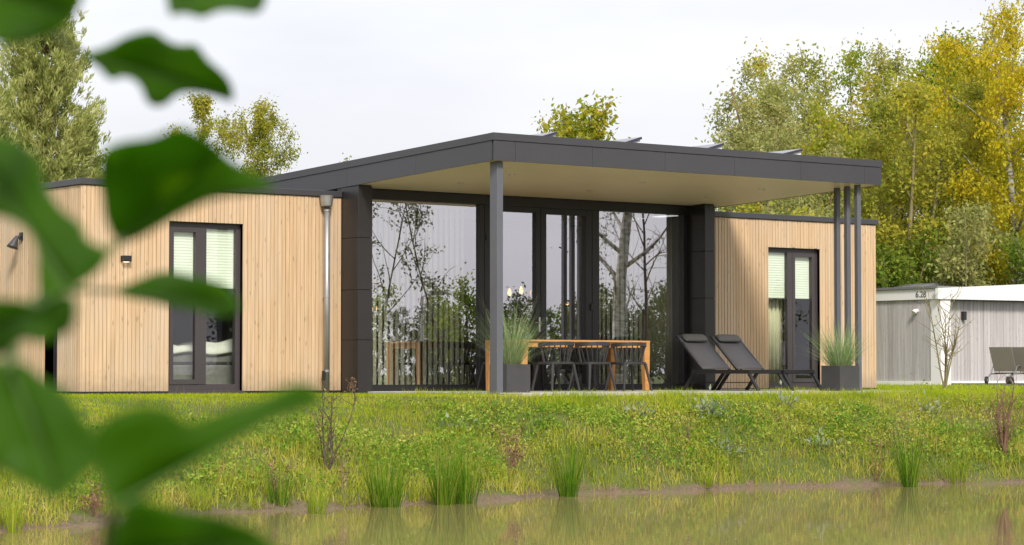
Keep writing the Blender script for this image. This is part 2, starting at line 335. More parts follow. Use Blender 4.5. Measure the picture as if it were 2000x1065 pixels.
# ------------------------------------------------------------------ the house
XL, XR, XE, D = 4.156, 11.43, 15.078, 3.766
HW, HC, DEEP = 2.82, 2.909, 6.5
SLP = -.0372
zb = lambda y: 2.969+SLP*y
zt = lambda y: 3.335+SLP*y
house = tag(empty('house', (7, 0, 0)), 'timber clad flat roofed holiday house with large dark framed glass front', 'house')
HO = Vector((7, 0, 0))
def part(o, parent=house):
    o.parent = parent
    if parent is house: o.location = o.location-HO
    return o
PITCHB = .063
board_cache = {}
def board_mesh(hgt, wid=.0575, th=.021):
    k = (round(hgt, 3), wid)
    if k not in board_cache: board_cache[k] = MB().box(-wid/2, wid/2, -th, 0, 0, hgt).mesh('board', .0035)
    return board_cache[k]
def boards(wall, a0, a1, z0, z1, fixed, axis='x', openings=(), mat='clad'):
    n = int(round((a1-a0)/PITCHB)); st = (a1-a0)/n
    for i in range(n):
        c = a0+(i+.5)*st; spans = [(z0, z1)]
        for (o0, o1, oz0, oz1) in openings:
            if o0-.005 < c < o1+.005: spans = [s for s in ((z0, oz0), (oz1, z1)) if s[1]-s[0] > .05]
        for s in spans:
            me = board_mesh(s[1]-s[0]); off = random.uniform(-.003, .0025)
            if axis == 'x': o = link('board', me, mat, wall, (c-HO.x, fixed+off, s[0]))
            else: o = link('board', me, mat, wall, (fixed+off-HO.x, c, s[0])); o.rotation_euler.z = -PI/2
# left wing
W0, W1, WZ = 1.328, 2.511, 2.371
SW0, SW1 = .707, 1.136
def wallpart(name, boxes):
    m_ = MB()
    for b_ in boxes: m_.box(b_[0]-HO.x, b_[1]-HO.x, *b_[2:])
    return m_.build(name, 'dark', house)
wf = wallpart('front_wall', [(.02, W0, .0, .18, -.1, HW-.003), (W1, XL+.2, .0, .18, -.1, HW-.003), (W0, W1, .0, .18, WZ, HW-.003)])
boards(wf, .0, XL, .012, HW-.004, 0, 'x', [(W0, W1, -.1, WZ)])
ws = wallpart('side_wall', [(.02, .2, .181, SW0, -.1, HW-.003), (.02, .2, SW1, DEEP, -.1, HW-.003), (.02, .2, SW0, SW1, 2.35, HW-.003)])
boards(ws, -.02, DEEP, .012, HW-.004, .0, 'y', [(SW0, SW1, -.1, 2.35)])
rv = [MB().box(.004-HO.x, .15-HO.x, SW1+.0, SW1+.02, .02, 2.33), MB().box(.004-HO.x, .15-HO.x, SW0-.02, SW0, .02, 2.33)]
for r_ in rv: r_.build('reveal_board', 'clad', ws)
swn = box('side_window', 'frame', house, .15-HO.x, .21-HO.x, SW0+.001, SW1-.001, .0, 2.349)
box('pane', 'glass2', swn, .142-HO.x, .149-HO.x, SW0+.1, SW1-.08, .1, 2.25)
# right wing
V0, V1, VZ = 12.566, 13.761, 2.357
wr = wallpart('front_wall', [(XR-.43, V0, .0, .18, -.1, HW-.003), (V1, XE, .0, .18, -.1, HW-.003), (V0, V1, .0, .18, VZ, HW-.003)])
boards(wr, 11.02, XE, .012, HW-.004, 0, 'x', [(V0, V1, -.1, VZ)])
wallpart('side_wall', [(XE-.18, XE-.002, .181, DEEP, -.1, HW-.003)])
wallpart('rear_wall', [(.02, XE, DEEP, DEEP+.2, -.1, HW-.003)])
# reveals of the two bedroom openings
for (a0, a1, zz) in ((W0, W1, WZ), (V0, V1, VZ)):
    box('reveal_board', 'clad', wf if a0 == W0 else wr, a1+.0-HO.x, a1+.02-HO.x, -.019, .1, .015, zz)
    box('reveal_board', 'clad', wf if a0 == W0 else wr, a0-.02-HO.x, a0-HO.x, -.019, .1, .015, zz)
    box('lintel_flashing', 'metal', wf if a0 == W0 else wr, a0-HO.x, a1-HO.x, -.019, .1, zz, zz+.012)
# wing roofs with metal edge caps
rf = wallpart('wing_roof', [(.0, XL, .02, DEEP+.2, HW, HC-.03)])
box('roof_edge_cap', 'metal', rf, -.045-HO.x, XL-.003-HO.x, -.05, .13, HW, HC, .006)
box('roof_edge_cap', 'metal', rf, -.045-HO.x, .13-HO.x, .131, DEEP+.2, HW, HC, .006)
rf = wallpart('wing_roof', [(XR, XE, .02, DEEP+.2, HW, HC-.03)])
box('roof_edge_cap', 'metal', rf, 11.003-HO.x, XE+.045-HO.x, -.05, .13, HW, HC, .006)
box('roof_edge_cap', 'metal', rf, XE-.13-HO.x, XE+.045-HO.x, .131, DEEP+.2, HW, HC, .006)
# plinth strip
box('plinth', 'black', house, -.012-HO.x, XL-HO.x, -.028, .0, -.06, .008); box('plinth', 'black', house, 11.01-HO.x, XE-HO.x, -.028, .0, -.06, .008)

# main roof: sloped slab with fascia panels, trim and soffit
def slab(name, mat, parent, x0, x1, y0, y1, lo, hi):
    m_ = MB(); n = 0
    for (y) in (y0, y1):
        for z in (lo(y), hi(y)):
            m_.v += [(x0-HO.x, y, z), (x1-HO.x, y, z)]
    m_.f = [(0, 1, 3, 2), (4, 6, 7, 5), (0, 4, 5, 1), (2, 3, 7, 6), (0, 2, 6, 4), (1, 5, 7, 3)]
    return m_.build(name, mat, parent)
roof = slab('main_roof', 'metal', house, XL+.03, XR-.03, -D+.03, DEEP+.3, lambda y: zb(y)+.02, lambda y: zt(y)-.03)
TR = .098
slab('roof_trim', 'metal', roof, XL-.012, XR+.012, -D-.012, -D+.16, lambda y: zt(y)-TR, zt)
slab('roof_trim', 'metal', roof, XL-.012, XL+.16, -D+.161, DEEP+.3, lambda y: zt(y)-TR, zt)
slab('roof_trim', 'metal', roof, XR-.16, XR+.012, -D+.161, DEEP+.3, lambda y: zt(y)-TR, zt)
fx = [XL+.008]+[float(onp(p, 330, 1, -D)[0]) for p in (1007, 1157, 1299, 1435, 1564, 1688)]+[XR]
for i in range(len(fx)-1):
    slab('fascia_panel', 'metal', roof, fx[i]+.002, fx[i+1]-.002, -D, -D+.029, lambda y: zb(y)-.004, lambda y: zt(y)-TR-.006)
fy = [-D+.008]+[float(onp(p, 330, 0, XL)[1]) for p in (812, 677)]; fy += [fy[-1]+1.5, fy[-1]+3.0, DEEP+.3]
for i in range(len(fy)-1):
    for (xa, xb) in ((XL, XL+.029), (XR-.029, XR)):
        slab('fascia_panel', 'metal', roof, xa, xb, fy[i]+.03*(i == 0)+.002, fy[i+1]-.002, lambda y: zb(y)-.004, lambda y: zt(y)-TR-.006)
sy = np.linspace(-D+.031, -.1, 4)
for i in range(3):
    for j in range(5):
        xa = XL+.031+(XR-XL-.062)*j/5; xb = XL+.031+(XR-XL-.062)*(j+1)/5
        slab('soffit_panel', 'soffit', roof, xa+.0012, xb-.0012, sy[i]+.0012, sy[i+1]-.0012, lambda y: zb(y), lambda y: zb(y)+.017)
for yy in (-1.24, -2.48):
    for xx in (5.42, 7.81, 10.157):
        d_ = MB(); ring = [(math.cos(k*PI/8), math.sin(k*PI/8)) for k in range(16)]
        n = 0
        for r_, z_ in ((.052, -.001), (.052, -.008), (.037, -.008), (.034, .012)):
            d_.v += [(c*r_, s*r_, z_) for c, s in ring]
        for q in range(3):
            for k in range(16): d_.f.append((q*16+k, q*16+(k+1) % 16, q*16+16+(k+1) % 16, q*16+16+k))
        dl = d_.build('downlight', 'steel', house, 0, True, (xx-HO.x, yy, zb(yy)))
        l_ = MB(); l_.v = [(c*.03, s*.03, -.003) for c, s in ring]+[(c*.03, s*.03, .01) for c, s in ring]; l_.f = [tuple(range(16))[::-1]]+[(k, (k+1) % 16, 16+(k+1) % 16, 16+k) for k in range(16)]
        l_.build('lens', 'lens', dl)
# canopy posts
box('canopy_post', 'post', house, 4.289-HO.x, 4.389-HO.x, -3.666, -3.50, -.02, zb(-3.5)+.0, .004)
px3 = float(onp(1676.5, 600, 1, -3.62)[0])
for k, yy in enumerate((-3.62, -3.40, -3.18)):
    box('canopy_post', 'post', house, px3-.006-HO.x, px3+.069-HO.x, yy, yy+.075, -.02, zb(yy+.075), .004)
# dark clad columns either side of the glass
for (xa, xb) in ((XL+.006, 4.405), (10.79, 11.0)):
    zs = [-.03, .744, 1.467, 2.22, zb(-.23)-.012]
    cl = box('column', 'black', house, xa+.012-HO.x, xb-.012-HO.x, -.445, .12, -.04, zb(-.4)-.0)
    for k in range(4): box('cladding_panel', 'dark', cl, xa-HO.x, xb-HO.x, -.46, -.001, zs[k]+.003, zs[k+1]-.003, .003)
# glass front
GT, GB = 2.822, .095
gf = box('head_beam', 'black', house, 4.405-HO.x, 10.789-HO.x, -.06, .12, GT, zb(0)+.0)
box('sill_beam', 'black', house, 4.405-HO.x, 10.789-HO.x, -.05, .12, -.03, GB-.03)
box('sill_rail', 'black', house, 4.405-HO.x, 10.789-HO.x, -.03, .1, GB-.029, GB)
for (xa, xb) in ((4.406, 4.46), (6.638, 6.83), (7.71, 7.91), (8.69, 8.958), (10.70, 10.788)):
    mu = box('mullion', 'black', house, xa-HO.x, xb-HO.x, -.035, .1, GB+.001, GT-.001, .004)
    if xb-xa > .15: box('gasket_strip', 'black', mu, (xa+xb)/2-.012-HO.x, (xa+xb)/2+.012-HO.x, -.042, -.034, GB+.01, GT-.01)
for (xa, xb, z0, z1) in ((4.461, 6.637, GB, GT), (6.831, 7.709, GB, 2.735), (7.911, 8.689, GB, 2.725), (8.959, 10.699, GB, GT)):
    g_ = box('glass_panel', 'glass', house, xa-HO.x, xb-HO.x, .02, .024, z0+.001, z1-.001)
for (xa, xb) in ((6.831, 7.709), (7.911, 8.689)): box('door_head', 'black', house, xa-HO.x, xb-HO.x, -.03, .09, 2.726 if xa > 7 else 2.736, GT-.001)
hd = MB().box(7.752-HO.x, 7.782-HO.x, -.05, -.036, .9, 1.13).build('door_handle', 'steel', house, .003)
MB().tube([(7.767-HO.x, -.04, 1.04), (7.767-HO.x, -.085, 1.04), (7.66-HO.x, -.085, 1.04)], .010, 8).build('lever', 'steel', hd)
for (pxx, pyy) in ((952, 463), (1156, 600), (952, 596)):
    q = onp(pxx, pyy, 1, -.04); box('hinge', 'black', house, q[0]-.03-HO.x, q[0]+.03-HO.x, -.06, -.036, q[2]-.05, q[2]+.05, .004)
# bedroom windows
def bedroom_window(x0, x1, z1, sash_left):
    f = MB(); X = lambda v: v-HO.x; fw = .075; mid = x0+(x1-x0)*(.485 if sash_left else .46)
    f.box(X(x0), X(x0+fw*.6), .06, .14, .02, z1).box(X(x1-fw), X(x1), .06, .14, .02, z1)
    f.box(X(x0+fw*.6), X(x1-fw), .06, .14, z1-.07, z1).box(X(x0+fw*.6), X(x1-fw), .06, .14, .02, .11)
    f.box(X(mid-.055), X(mid+.055), .05, .139, .111, z1-.071)
    wn = f.build('window', 'frame', house)
    a0, a1 = (x0+fw*.6, mid-.055) if sash_left else (mid+.055, x1-fw)
    s = MB(); q = .065
    s.box(X(a0+.001), X(a0+q), .045, .12, .112, z1-.072).box(X(a1-q), X(a1-.001), .045, .12, .112, z1-.072)
    s.box(X(a0+q), X(a1-q), .045, .12, z1-.072-q, z1-.072).box(X(a0+q), X(a1-q), .045, .12, .112, .112+q); s.build('sash', 'frame', wn)
    b0, b1 = (mid+.055, x1-fw) if sash_left else (x0+fw*.6, mid-.055)
    box('pane', 'glass2', wn, X(a0+q+.001), X(a1-q-.001), .08, .084, .112+q+.001, z1-.073-q)
    box('pane', 'glass2', wn, X(b0+.001), X(b1-.001), .08, .084, .112, z1-.072)
    box('sill', 'frame', wn, X(x0-.01), X(x1+.03), -.05, .059, -.03, .019, .004)
    return wn
bedroom_window(W0, W1, WZ, True); bedroom_window(V0, V1, VZ, False)
# interior shell
inn = wallpart('interior_wall', [(XL+.2, XL+.28, .19, DEEP-.02, 0, HW-.02), (10.95, 11.03, .19, DEEP-.02, 0, HW-.02)])
inn.data.materials.clear(); inn.data.materials.append(M['interior'])
box('interior_floor', 'floor_in', house, .21-HO.x, XE-.2-HO.x, .13, DEEP-.01, -.02, .02)
for (xa, xb, zz) in ((.21, XL+.2, 2.5), (XL+.29, 10.94, 2.86), (11.04, XE-.19, 2.5)):
    box('ceiling', 'interior', house, xa-HO.x, xb-HO.x, .19, DEEP-.02, zz, zz+.05)
    box('interior_wall', 'interior', house, xa-HO.x, xb-HO.x, DEEP-.06, DEEP-.03, .03, zz-.01)
# downpipe with hopper
dp = MB().tube([(3.862-HO.x, -.095, -.03), (3.862-HO.x, -.095, 2.70)], .042, 14).build('downpipe', 'zinc', house, 0, True)
hp = MB().tube([(3.845-HO.x, -.11, 2.672), (3.845-HO.x, -.11, 2.685), (3.845-HO.x, -.11, 2.80), (3.845-HO.x, -.11, 2.83)], [.075, .082, .098, .104], 18).build('hopper', 'zinc', dp)
for zz in (.28, 1.36, 2.6): MB().tube([(3.862-HO.x, -.095, zz), (3.862-HO.x, -.095, zz+.03)], .049, 14).box(3.852-HO.x, 3.872-HO.x, -.06, -.02, zz, zz+.03).build('bracket', 'zinc', dp)
MB().box(3.80-HO.x, 3.83-HO.x, -.12, -.07, .16, .30).build('leaf_trap', 'black', dp)
# wall lamps
l_ = MB().box(.575-HO.x, .70-HO.x, -.12, -.024, 1.785, 1.87).build('wall_lamp', 'black', house, .006)
box('lens', 'lens', l_, .60-HO.x, .675-HO.x, -.10, -.045, 1.781, 1.7845)
q = onp(33, 476, 0, -.1)
l_ = MB().tube([(-.03-HO.x, q[1], q[2]+.10), (-.10-HO.x, q[1], q[2]+.09), (-.16-HO.x, q[1], q[2]-.03), (-.17-HO.x, q[1], q[2]-.06)], [.022, .03, .07, .085], 14).build('wall_lamp', 'metal', house, 0, True)
MB().box(-.05-HO.x, -.021-HO.x, q[1]-.04, q[1]+.04, q[2]+.05, q[2]+.16).build('mounting_plate', 'black', l_)

# solar panels standing on the roof
for k, (a_, b_, pt) in enumerate(((1040, 1088, 257.5), (1205, 1253, 268), (1365, 1413, 280), (1510, 1567, 291))):
    Y0 = -2.9; qa, qb = onp(a_, 300, 1, Y0), onp(b_, pt, 1, Y0); zr = zt(Y0)-.03
    so_ = tag(empty('solar_panel', (qb[0], Y0, zr)), ['tilted solar panel on the roof nearest the front corner', 'second tilted solar panel from the front roof corner', 'third tilted solar panel from the front roof corner', 'tilted solar panel on the roof farthest right, before yellow trees'][k], 'solar panel', 'solar panels on the roof')
    hz = (qb[2]-zr)*.95; L = (qb[0]-qa[0])*1.6
    MB().bar((0, .8, hz), (-L, .8, max(.02, hz-L*.30)), 1.62, .035).build('panel', 'solar', so_)
    s_ = MB(); s_.v = [(-.02, y, z) for y in (.0, .02) for z in (0,)]; s_ = MB()
    n = 0; tri = [(-.01, 0), (-.01, hz-.025), (-L+.05, max(.005, hz-L*.30-.01)), (-L+.05, 0)]
    s_.v = [(x, .02, z) for x, z in tri]+[(x, .035, z) for x, z in tri]; s_.f = [(0, 1, 2, 3), (7, 6, 5, 4), (0, 4, 5, 1), (1, 5, 6, 2), (2, 6, 7, 3), (3, 7, 4, 0)]
    s_.build('side_plate', 'white', so_)

# ------------------------------------------------------------------ terrace
ter = box('terrace', 'soil', None, 4.36, 11.75, -4.12, -.06, -.10, -.045); tag(ter, 'pale concrete slab terrace under the canopy', 'terrace', kind='structure')
nxs, nys = 12, 7; pw, ph = (11.78-4.33)/nxs, (4.18-.062)/nys
pm = MB().box(.003, pw-.003, .003, ph-.003, -.044, 0).mesh('slab', .003)
for i in range(nxs):
    for j in range(nys): link('slab', pm, 'paver', ter, (4.33+i*pw, -4.18+j*ph, random.uniform(-.002, .001)))

# ------------------------------------------------------------------ things inside, seen through the glass
def vblind(x0, x1, y, label, mat='slat', pitch=.1, wdt=.058):
    r_ = tag(empty('vertical_blind', ((x0+x1)/2, y, 0)), label, 'blind'); c = (x0+x1)/2
    box('head_rail', 'slat', r_, x0-c, x1-c, -.02, .02, 2.76, 2.80)
    sm = MB().box(-wdt/2, wdt/2, -.002, .002, .06, 2.759).mesh('slat'); n = int((x1-x0)/pitch)
    for i in range(n):
        s_ = link('slat', sm, mat, r_, (x0-c+(i+.5)*pitch, 0, 0)); s_.rotation_euler.z = math.radians(random.uniform(-14, 14))
vblind(4.5, 6.62, .3, 'pale vertical slat blind behind the left big pane'); vblind(8.98, 10.2, .3, 'pale vertical slat blind behind the right big pane', pitch=.095)
# gathered curtain behind right pane
def curtain(x0, x1, y, z0, z1, label, mat='curtain', amp=.035, n=9):
    m_ = MB(); k = n*8
    for z in (z0, z1):
        for i in range(k+1):
            u = i/k; m_.v.append((x0+(x1-x0)*u, y+amp*math.sin(u*n*2*PI), z))
    m_.f = [(i, i+1, k+2+i, k+1+i) for i in range(k)]
    o = m_.build('curtain', mat, None, 0, True); md = o.modifiers.new('solid', 'SOLIDIFY'); md.thickness = .004; return tag(o, label, 'curtain')
curtain(10.15, 10.66, .22, .05, 2.78, 'gathered cream curtain at the right end of the glass front', n=7)
curtain(V0+.08, V0+.62, .32, .03, 1.9, 'cream curtain drawn inside the right bedroom window', n=6)
def blind(x0, x1, z0, z1, label):
    m_ = MB(); n = int((z1-z0)/.02)
    for i in range(n+1):
        z = z1-(z1-z0)*i/n; y = .118+(.004 if i % 2 else 0); m_.v += [(x0, y, z), (x1, y, z)]
    m_.f = [(2*i, 2*i+1, 2*i+3, 2*i+2) for i in range(n)]
    o = m_.build('pleated_blind', 'blind'); md = o.modifiers.new('solid', 'SOLIDIFY'); md.thickness = .002; tag(o, label, 'blind', 'half drawn pleated blinds')
blind(W0+.11, W0+.50, 1.50, 2.27, 'pale green pleated blind in left sash of the left window')
blind(W0+.63, W1-.08, 1.46, 2.29, 'pale green pleated blind in fixed pane of the left window')
blind(V0+.05, V0+.49, 1.52, 2.28, 'pale green pleated blind in fixed pane of the right window')
blind(V0+.67, V1-.14, 1.52, 2.22, 'pale green pleated blind in sash of the right window')
# bed
bd = tag(empty('bed', (2.2, 1.6, .02)), 'grey box spring bed with white duvet behind the left window', 'bed')
box('base', 'bed', bd, -1.1, .9, -.95, .8, .05, .36, .02); box('mattress', 'bed', bd, -1.09, .89, -.94, .79, .365, .60, .04)
m_ = MB(); nxq, nyq = 26, 20
for j in range(nyq+1):
    for i in range(nxq+1):
        u, v = i/nxq, j/nyq; x = -1.13+2.06*u; y = -1.0+1.85*v
        z = .67+.06*math.sin(u*9+v*4)*math.sin(v*7+1)+.03*math.sin(u*23)
        if v < .08: z = .55+.02*math.sin(u*17)+(v/.08)*.12
        m_.v.append((x, y, z))
m_.f = [(j*(nxq+1)+i, j*(nxq+1)+i+1, (j+1)*(nxq+1)+i+1, (j+1)*(nxq+1)+i) for j in range(nyq) for i in range(nxq)]
dv = m_.build('duvet', 'duvet', bd, 0, True); md = dv.modifiers.new('s', 'SOLIDIFY'); md.thickness = .05
# pendant lamps
def pendant(pxx, pyy, depthY, label, basket=False):
    q = onp(pxx, pyy, 1, depthY); r_ = tag(empty('pendant_lamp', (q[0], q[1], q[2])), label, 'lamp', 'pendant lamps inside')
    MB().tube([(0, 0, .1), (0, 0, 2.859-q[2])], .004, 6).build('cable', 'black', r_)
    prof = [(0.003, -.075), (.025, -.06), (.036, -.03), (.03, .01), (.014, .04), (.014, .06)]
    MB().tube([(0, 0, z) for _, z in prof], [r for r, _ in prof], 12).build('bulb', 'bulb', r_, 0, True)
    if basket: MB().tube([(0, 0, -.06), (0, 0, .02), (0, 0, .12), (0, 0, .17)], [.27, .25, .13, .04], 20, False).build('shade', 'basket', r_, 0, True)
    else: MB().tube([(0, 0, .055), (0, 0, .1)], .02, 10).build('socket', 'black', r_)
pendant(732, 600, .9, 'amber pendant bulb glowing at the left edge of the glass'); pendant(995, 570, 2.2, 'amber pendant bulb nearest the canopy post')
pendant(1018, 566, 2.2, 'middle amber pendant bulb behind the glass door'); pendant(1040, 570, 2.2, 'amber pendant bulb beside the glass door frame')
pendant(1108, 588, 2.6, 'rattan shaded pendant lamp behind the glass door', True)

# ------------------------------------------------------------------ furniture
def chair0():
    c = empty('dining_chair')
    seat = [(.235*math.copysign(abs(math.cos(a))**.6, math.cos(a)), .225*math.copysign(abs(math.sin(a))**.6, math.sin(a))) for a in np.linspace(0, 2*PI, 25)[:-1]]
    MB().prism(seat, .392, .428).build('seat', 'chair', c, .005)
    ang = np.linspace(math.radians(172), math.radians(368), 21); rail = MB()
    pts = [(.275*math.cos(a), .255*math.sin(a)+.02, .672+.02*(-math.sin(a))) for a in ang]
    for p, q in zip(pts[:-1], pts[1:]): rail.bar(p, q, .026, .055)
    rail.build('back_rail', 'chair', c)
    for a in np.linspace(math.radians(196), math.radians(344), 9):
        top = (.273*math.cos(a), .253*math.sin(a)+.02, .672); bot = (.185*math.cos(a), .185*math.sin(a), .42)
        MB().tube([bot, top], [.011, .0095], 6).build('spindle', 'chair', c)
    for sx in (-1, 1):
        MB().tube([(sx*.225, -.02, .41), (sx*.272, .0, .66)], [.018, .014], 8).build('arm_post', 'chair', c)
        for sy in (-1, 1): MB().tube([(sx*.185, sy*.17, .402), (sx*.255, sy*.235, 0)], [.024, .015], 8).build('leg', 'chair', c)
    return c
ch = chair0()
TX0, TX1, TY0, TY1 = 6.15, 8.56, -1.75, -.83
chairs = []
for k, pxx in enumerate((1087, 1158, 1229)):
    q = onp(pxx, 715, 1, -2.05); chairs.append((q[0], -2.03, random.uniform(-.06, .06), ['black spindle back dining chair beside the planter, near side of table', 'middle black spindle back dining chair on near side of table', 'black spindle back dining chair at the right end, near side of table'][k]))
for k, xx in enumerate((6.62, 7.33, 8.04)):
    chairs.append((xx, -.58, PI+random.uniform(-.05, .05), ['black dining chair on far side of table, left end', 'middle black dining chair on far side of table', 'black dining chair on far side of table, right end'][k]))
for k, (x, y, rz, lb) in enumerate(chairs):
    c = ch if k == 0 else copy_tree(ch); c.location = (x, y, .001); c.rotation_euler.z = rz; tag(c, lb, 'chair', 'dining chairs around the table')
tb = tag(empty('dining_table', ((TX0+TX1)/2, (TY0+TY1)/2, .001)), 'orange brown hardwood dining table on the terrace', 'table')
L, W = TX1-TX0, TY1-TY0; pkm = MB().box(-L/2, L/2, -W/12+.002, W/12-.002, .722, .75).mesh('plank', .003)
for j in range(6): link('plank', pkm, 'teak', tb, (0, -W/2+W/12+j*W/6, 0))
MB().box(-L/2+.11, L/2-.11, -W/2+.03, -W/2+.055, .645, .721).build('apron', 'teak', tb); MB().box(-L/2+.11, L/2-.11, W/2-.055, W/2-.03, .645, .721).build('apron', 'teak', tb)
for sx in (-1, 1):
    MB().box(sx*(L/2-.055)-.012, sx*(L/2-.055)+.012, -W/2+.12, W/2-.12, .645, .721).build('apron', 'teak', tb)
    for sy in (-1, 1):
        cx, cy = sx*(L/2-.06), sy*(W/2-.06); MB().bar((cx, cy, .721), (cx+sx*.012, cy+sy*.012, 0), .115, .115, (0, 1, 0), .075, .075).build('leg', 'teak', tb, .004)
def lounger0():
    c = empty('sun_lounger'); w2 = .30
    for s in (-1, 1):
        MB().box(.20, 1.53, s*w2-.016, s*w2+.016, .255, .315).build('side_rail', 'black', c, .004)
        MB().bar((.25, s*w2*1.0, .265), (.0, s*w2, .0), .03, .055, (0, 1, 0)).build('leg', 'black', c); MB().bar((1.49, s*w2, .27), (1.70, s*w2, .0), .03, .05, (0, 1, 0)).build('leg', 'black', c)
    for x in (.22, 1.51): MB().box(x-.015, x+.015, -w2+.017, w2-.017, .262, .308).build('cross_bar', 'black', c)
    MB().box(.105, .12, -w2, w2, .11, .125).build('brace', 'black', c)
    sm = MB(); n = 10
    for i in range(n+1):
        x = .42+1.07*i/n; sag = -.012*math.sin(PI*i/n)
        sm.v += [(x, -w2+.014, .318+sag), (x, w2-.014, .318+sag)]
    sm.f = [(2*i, 2*i+1, 2*i+3, 2*i+2) for i in range(n)]; o = sm.build('seat_sling', 'sling', c, 0, True); o.modifiers.new('s', 'SOLIDIFY').thickness = .006
    bk = MB(); hx, hz, tx, tz = .42, .315, -.19, .835
    for s in (-1, 1): bk.bar((hx, s*(w2-.028), hz), (tx, s*(w2-.028), tz), .026, .035, (0, 1, 0))
    bk.bar((tx, -w2+.028, tz), (tx, w2-.028, tz), .026, .03); b_ = bk.build('backrest', 'black', c)
    sl_ = MB(); nv = Vector((tz-hz, 0, hx-tx)).normalized()
    for i in range(n+1):
        u = i/n; p = Vector((hx+(tx-hx)*u, 0, hz+(tz-hz)*u))+nv*(.02-.012*math.sin(PI*u)); sl_.v += [(p.x, -w2+.02, p.z), (p.x, w2-.02, p.z)]
    sl_.f = [(2*i, 2*i+1, 2*i+3, 2*i+2) for i in range(n)]; o = sl_.build('back_sling', 'sling', b_, 0, True); o.modifiers.new('s', 'SOLIDIFY').thickness = .006
    pw_ = MB(); d = Vector((tx-hx, 0, tz-hz)).normalized(); cpt = Vector((hx, 0, hz))+d*.70+nv*.055
    for i in range(13):
        v = -1+2*i/12; hw = (1-abs(v)**6)**.5; ww = .085*(.75+.25*hw); th = .038*(.35+.65*hw)
        for k in range(10):
            a = 2*PI*k/10; p = cpt+d*(ww*math.cos(a))+nv*(th*math.sin(a)); pw_.v.append((p.x, v*.235, p.z))
    for i in range(12):
        for k in range(10): pw_.f.append((i*10+k, i*10+(k+1) % 10, i*10+10+(k+1) % 10, i*10+10+k))
    pw_.f += [tuple(range(10))[::-1], tuple(120+k for k in range(10))]; pw_.build('pillow', 'pillow', b_, 0, True)
    MB().bar((.02, 0, .62), (.24, 0, .27), .02, .02).build('back_strut', 'black', c)
    return c
lo = lounger0()
for k, lb in enumerate(('black sun lounger with head pillow, left one of the pair', 'black sun lounger with head pillow, right one of the pair by the planter')):
    q = onp((1335, 1402)[k], 763, 1, -1.35); c = lo if k == 0 else copy_tree(lo); c.location = (q[0]+.30, -1.35, .001); c.rotation_euler.z = -PI/2; tag(c, lb, 'sun lounger', 'sun loungers on the terrace')

# planters and ornamental grass
def planter(x, y, s, h, label):
    r_ = tag(empty('planter', (x, y, .001)), label, 'planter', 'square grey planters'); m_ = MB(); t_ = .022; a = s/2
    m_.v = []
    for z, k in ((0, a), (h, a), (h, a-t_), (h-.06, a-t_)): m_.v += [(-k, -k, z), (k, -k, z), (k, k, z), (-k, k, z)]
    for q in range(3):
        for i in range(4): m_.f.append((q*4+i, q*4+(i+1) % 4, q*4+4+(i+1) % 4, q*4+4+i))
    m_.f.append((3, 2, 1, 0)); m_.build('box', 'planter', r_, .003)
    box('soil', 'soil', r_, -a+t_+.001, a-t_-.001, -a+t_+.001, a-t_-.001, h-.09, h-.05)
def blades(n, base_r, L, spread, width, seg=6, droop=1.2, rng=RNG, lsd=.25):
    """curved tapered blades rooted in a disc, returned as vertices and quads"""
    a = rng.uniform(0, 2*PI, n); r = base_r*np.sqrt(rng.uniform(0, 1, n)); root = np.stack([r*np.cos(a), r*np.sin(a), np.zeros(n)], 1)
    az = a+rng.normal(0, .5, n); tilt = np.abs(rng.normal(0, spread, n))+.06+.5*r/max(base_r, 1e-4)*spread; ln = L*np.clip(rng.normal(1, lsd, n), .35, 1.4); cv = droop*rng.uniform(.2, 1, n)*tilt
    pts = [root]; cur = root.copy(); th = tilt.copy()
    for s in range(seg):
        st = (ln/seg)[:, None]; cur = cur+st*np.stack([np.sin(th)*np.cos(az), np.sin(th)*np.sin(az), np.cos(th)], 1); th = th+cv/seg*1.6; pts.append(cur.copy())
    side = np.stack([-np.sin(az), np.cos(az), np.zeros(n)], 1); tw = rng.uniform(-.8, .8, n)
    side = side*np.cos(tw)[:, None]+np.stack([np.cos(az), np.sin(az), np.zeros(n)], 1)*np.sin(tw)[:, None]
    V = np.zeros((n, (seg+1)*2, 3)); wd = width*rng.uniform(.6, 1.2, n)
    for s in range(seg+1):
        k = (1-(s/seg)**1.6)*.5+.02; V[:, 2*s] = pts[s]-side*(wd*k)[:, None]; V[:, 2*s+1] = pts[s]+side*(wd*k)[:, None]
    b0 = (np.arange(n)*(seg+1)*2)[:, None]; F = np.concatenate([b0+np.array([[2*s, 2*s+1, 2*s+3, 2*s+2]]) for s in range(seg)], 0)
    return V.reshape(-1, 3), F
q = onp(1036, 766, 1, -3.42); planter(q[0]-.2, -3.22, .40, .385, 'square dark grey planter beside the canopy corner post')
V_, F_ = blades(520, .12, .80, .33, .007, 7, 1.2); o = link('ornamental_grass', npmesh('ornamental_grass', V_, F_, True), 'orn', None, (q[0]-.2, -3.22, .33))
tag(o, 'tall arching ornamental grass in planter by the corner post', 'ornamental grass', 'potted grasses')
q2 = onp(1641, 766, 1, -4.02); planter(q2[0]+.2, -3.82, .40, .375, 'square dark grey planter in front of the three slim posts')
V_, F_ = blades(480, .13, .64, .34, .0075, 6, .7); o = link('ornamental_grass', npmesh('ornamental_grass', V_, F_, True), 'orn', None, (q2[0]+.2, -3.82, .32))
tag(o, 'short bushy ornamental grass in planter by three slim posts', 'ornamental grass', 'potted grasses')

